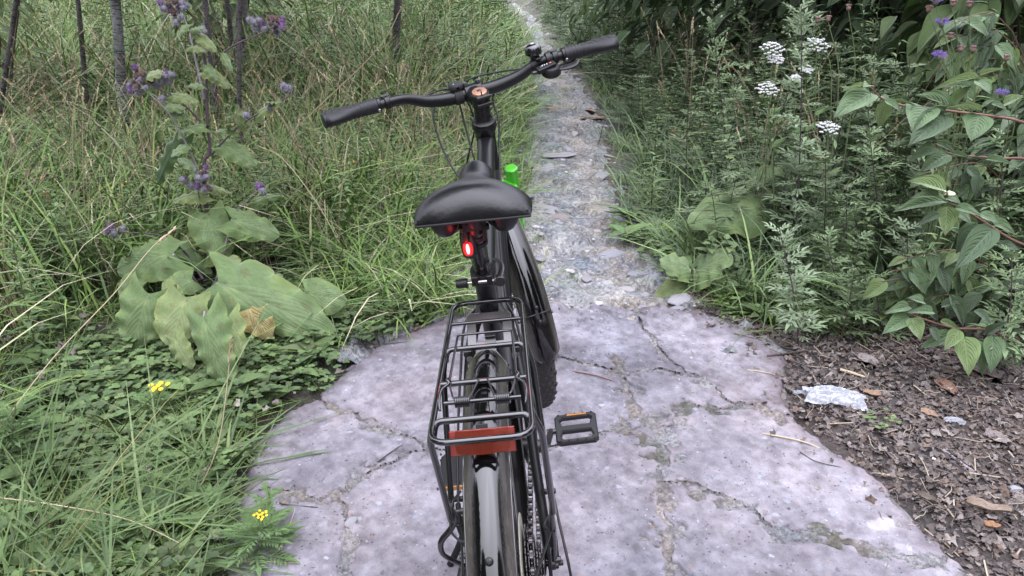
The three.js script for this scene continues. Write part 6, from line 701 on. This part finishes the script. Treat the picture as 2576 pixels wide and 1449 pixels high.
// ---- rubbish, wood, sticks, leaves and stones that stand out
const onTop = (u, v, h = 0) => { const g = G(u, v); const s = slabE(g.x, g.z); g.y = (s > 0 ? slabPoint(g.x, g.z)[0] : pathE(g.x, g.z) > 0 ? pathY(g.x, g.z) : groundY(g.x, g.z)) + h; return g; };
{
  const film = phy({ color: rgb(.66, .68, .74), roughness: .35, transmission: .5, thickness: 0, clearcoat: .8, clearcoatRoughness: .15 });
  const bag = (name, label, u, v, w, l, h, ry, seed) => { const g = sheet((a, b) => { const x = b * 2 - 1, z = a * 2 - 1, R = Math.hypot(x, z), f = Math.max(0, 1 - R * R * .9), ed = 1 + .35 * (fbm(Math.atan2(z, x) * 2 + seed, 3, 3) - .5), rg = 1 - Math.abs(2 * fbm(x * 2.6 + seed, z * 3.4 + (fbm(x * 4, z * 4) - .5) * 2, 4) - 1); return V(x * w * ed * .5, h * Math.sqrt(f) * (.35 + .75 * rg) + .010 * rg + .004, z * l * ed * .5); }, 56, 72); const o = mesh(name, g, film); o.position.copy(onTop(u, v, .001)); o.rotation.y = ry; return tag(o, label, 'plastic bag'); };
  bag('plastic_bag', 'crumpled clear plastic bag lying at the litter edge of the slab', 2098, 1012, .175, .085, .030, -.28, 3); tag(bag('plastic_scrap', 'small torn scrap of clear plastic on the leaf litter', 2400, 1070, .055, .018, .010, -.4, 8), null, 'plastic scrap'); tag(bag('plastic_scrap', 'thin tail of clear plastic beside the crumpled bag', 2018, 990, .05, .014, .008, -.5, 6), null, 'plastic scrap');
  const stick = (label, pts, r0, m = MS.dark, cat = 'stick') => { const P = pts.map(([u, v], i) => onTop(u, v, r0 + .001 + (i % 2) * .003)); tag(mesh('stick', tube(smooth(P, 6), q => r0 * (1.1 - .5 * q) * (.85 + .3 * vnoise(q * 30, pts[0][0])), { n: 7 }), m), label, cat, null); };
  stick('long pale straw lying on the right part of the slab', [[1918, 1090], [2030, 1118], [2150, 1155], [2275, 1205]], .0022, MS.straw, 'straw'); stick('dark thin twig under the long straw on the slab', [[2012, 1136], [2050, 1160], [2115, 1175]], .0015); stick('pale straw crossing from slab to litter above the plastic bag', [[1880, 932], [1945, 945], [1985, 955]], .0015, MS.straw, 'straw'); stick('long dark twig lying from the bag along the litter edge', [[2035, 1040], [2120, 1060], [2200, 1095]], .002); stick('dark branching twig at the far right corner of the slab', [[1848, 840], [1930, 858], [1990, 872], [2140, 866]], .0035); stick('second dark stick beneath the mugwort at the slab corner', [[1930, 898], [2040, 885], [2105, 872]], .003); stick('brown twig on the slab by the front tyre', [[1440, 936], [1500, 950], [1545, 962]], .0022, MS.red); stick('thin grey twig on the left part of the slab', [[940, 1165], [985, 1140], [1015, 1120]], .0016); stick('twig crossing the crack at the lower left of the slab', [[650, 1245], [720, 1268], [800, 1278]], .002); stick('straw lying by the lower left crack', [[700, 1390], [735, 1310], [745, 1265]], .0013, MS.straw, 'straw'); stick('broken grey reed lying in the litter', [[2370, 1140], [2440, 1185], [2500, 1220]], .004, MS.pale); stick('short cut reed piece in the litter above the plastic bag', [[2115, 930], [2150, 945], [2180, 955]], .0055, MS.straw); stick('dark twig beside the brown bark piece left of the bike', [[880, 870], [960, 868], [1025, 862]], .0018);
  const flake = (name, label, u, v, w, l, ry, col, cat, h = .012, seed = 1) => { const g = sheet((a, b) => { const x = b * 2 - 1, z = a * 2 - 1; const e = 1 + .5 * (fbm(x * 2 + seed, z * 2, 3) - .5); return V(x * w * .5 * e * (1 - .35 * z * z), h * (.2 + 1.1 * fbm(x * 1.4 + seed, z * 1.4, 3)) + h * .6 * x * x, z * l * .5 * e); }, 14, 12); const top = new MB().add(g).add(g.clone().scale(1, -.3, 1)).geo; const o = mesh(name, top, std({ color: rgb(...col), roughness: .9, bumpMap: soilTex.bump, bumpScale: .004 })); o.position.copy(onTop(u, v, .003)); o.rotation.y = ry; tag(o, label, cat); };
  flake('bark_piece', 'piece of reddish brown bark at the left edge of the slab', 1075, 806, .035, .125, -1.05, [.30, .19, .16], 'bark', .014, 2); flake('bark_piece', 'small bark scrap lying next to the bigger bark piece', 1052, 826, .018, .05, -.8, [.26, .17, .15], 'bark', .008, 5); flake('wood_chunk', 'pale splintered chunk of rotten wood in the right litter', 2478, 1300, .028, .11, 1.05, [.36, .28, .22], 'wood', .022, 3); flake('cone_scale', 'orange brown wood chip near the lower right corner', 2490, 1340, .018, .036, 1.2, [.50, .28, .16], 'wood chip', .012, 4); flake('wood_chunk', 'grey brown mulch lump at the right slab edge', 2330, 1262, .022, .045, .8, [.2, .16, .13], 'wood', .016, 9);
  for (const [l, u, v, w, k, ry, c] of [['tan leaf lying at the middle of the far path', 1395, 266, .05, .13, 1.3, [.38, .24, .17]], ['reddish dry leaf by the right edge of the path', 1485, 276, .05, .10, .4, [.36, .19, .13]], ['long brown leaf below the reddish one on the path', 1492, 302, .045, .16, 1.4, [.33, .22, .16]], ['dry leaf fallen in the verge right of the path', 1540, 243, .06, .12, .7, [.38, .26, .18]], ['brown leaf on the path beside the verge grass', 1650, 608, .03, .07, 1.0, [.24, .13, .09]], ['curled brown leaf lying in the widest crack', 1672, 1150, .018, .03, .4, [.30, .17, .11]], ['pale brown leaf on the near litter right of the bag', 2190, 1000, .025, .05, 1.2, [.38, .25, .17]], ['rust brown crumpled leaf in the middle of the litter', 2375, 985, .05, .08, .2, [.25, .14, .10]], ['tan leaf near the plastic scrap', 2335, 1052, .03, .045, 1.0, [.36, .24, .17]], ['big grey leaf curled in front of the dogwood', 2480, 950, .06, .09, .9, [.22, .18, .17]], ['light grey dead leaf above the plastic bag', 2180, 915, .05, .07, .5, [.30, .26, .25]], ['grey leaf lying flat on litter at the far right', 2500, 1110, .045, .07, .6, [.26, .22, .21]]]) flake('dead_leaf', l, u, v, w, k, ry, c, 'dead leaf', .012, u % 13);
  const stone = (label, u, v, s, k, col, y = 0, q = 0) => { const o = mesh('stone', stoneG[k], std({ color: rgb(...col), roughness: .9, bumpMap: soilTex.bump, bumpScale: .006 })); o.position.copy(onTop(u, v, y - s[1] * .22)); o.scale.set(...s); o.rotation.y = q; tag(o, label, 'stone'); };
  stone('rounded pinkish stone bedded in the path right of the saddle', 1408, 545, [0.054, 0.036, 0.043], 0, [0.245, 0.202, 0.194], .0, .3); stone('flat grey stone lying across the far path', 1405, 384, [0.11, 0.02, 0.06], 1, [0.30, 0.29, 0.30], -.014, .1); stone('flat pale rock at the right edge of the path by the verge', 1535, 645, [0.061, 0.025, 0.036], 2, [0.259, 0.259, 0.295], .0, .5); stone('dark flat slab stone in the verge grass', 1650, 556, [0.086, 0.022, 0.036], 3, [0.144, 0.133, 0.130], .01, 0); stone('grey stone lying in the litter at the right border', 2556, 1236, [0.019, 0.015, 0.019], 0, [0.259, 0.266, 0.302], .006, 1); stone('bluish stone at the rubble edge of the slab', 1520, 766, [0.034, 0.019, 0.025], 1, [0.238, 0.245, 0.281], .004, .4); stone('grey block of rubble on the far edge of the slab', 1600, 770, [0.040, 0.016, 0.022], 2, [0.266, 0.259, 0.281], .002, .2); stone('angular rubble stone at the right end of the slab edge', 1700, 780, [0.043, 0.019, 0.025], 3, [0.259, 0.252, 0.274], .004, .9); stone('small rock sitting in the verge corner right of the slab edge', 1655, 705, [0.032, 0.018, 0.022], 0, [0.245, 0.245, 0.281], .004, 0); stone('dark stone lodged in the widest crack', 1672, 1222, [0.015, 0.009, 0.012], 1, [0.158, 0.151, 0.158], .004, 1); stone('grey stone wedged where two cracks meet', 1635, 1062, [0.022, 0.009, 0.013], 2, [0.245, 0.238, 0.259], .003, 0); stone('bluish pebble in the upper right crack', 1772, 955, [0.012, 0.009, 0.010], 3, [0.238, 0.252, 0.295], .003, 0); stone('grey lump of broken concrete near the lower left crack', 884, 1310, [0.019, 0.012, 0.014], 0, [0.266, 0.259, 0.274], .004, 1); stone('pale pink rubble stone left of the path behind the tyre', 1250, 700, [0.036, 0.014, 0.025], 2, [0.259, 0.223, 0.230], 0, .2); stone('wide embedded stone in the path under the green fork', 1450, 600, [0.050, 0.014, 0.029], 3, [0.238, 0.230, 0.259], -.003, .7); stone('worn stone in the path near the grass tuft', 1470, 690, [0.043, 0.013, 0.025], 1, [0.259, 0.238, 0.259], -.003, 2);
  tag(mesh('cigarette_butt', new MB().cyl(V(0, 0, 0), V(.012, 0, .018), .0035, null, .0035, 10).geo, MS.white), 'tiny white cigarette butt on the right litter', 'cigarette butt').position.copy(onTop(2342, 1164, .008));
}
// ---- the wood goes on beside and behind the place where one stands
function woodTree(label, x, z, h, spread, seed) {
  const r = rng(seed), t = thing('tree', label, 'tree', V(x, groundY(x, z) - .05, z), 'trees of the wood beside the viewer'), P = y => V(.1 * Math.sin(y + seed), y, .1 * Math.cos(y * .8 + seed)); mesh('trunk', tube(Array.from({ length: 12 }, (_, i) => P(h * i / 11)), q => .11 * (1.1 - .8 * q), { n: 12 }), std({ color: rgb(.2, .18, .18), map: barkTex, roughness: .9 }), t);
  const n = 900, cr = new THREE.InstancedMesh(sprig[1], ML.crown, n); cr.name = 'crown'; cr.userData.kind = 'stuff'; for (let i = 0; i < n; i++) { const a = r() * 6.28, q = r(), R = spread * Math.sqrt(r()) * Math.sin(clamp(q * .92 + .08) * Math.PI) ** .6, c = .6 + .7 * r(); cr.setMatrixAt(i, M4(P(h * (.18 + .85 * q)).add(V(R * Math.cos(a), 0, R * Math.sin(a))), E(r() * 6, r() * 6, r() * 6), 1.6 + 1.2 * r())); cr.setColorAt(i, rgb(c, c, c)); } t.add(cr);
}
woodTree('broad tree of the wood right of where the viewer stands', 6.3, -.8, 6, 1.8, 71); woodTree('broad tree of the wood behind the viewer to the right', 5.6, 4.2, 6.5, 1.9, 72); woodTree('broad tree of the wood left of where the viewer stands', -6.4, .4, 6, 1.9, 73); woodTree('broad tree of the wood behind the viewer to the left', -5.4, 5.2, 6.5, 1.9, 74); woodTree('broad tree straight behind the viewer', .3, 9.2, 7, 2.3, 75);
scene.traverse(o => { if (o.isMesh) o.castShadow = o.receiveShadow = true; });
renderer.render(scene, camera);
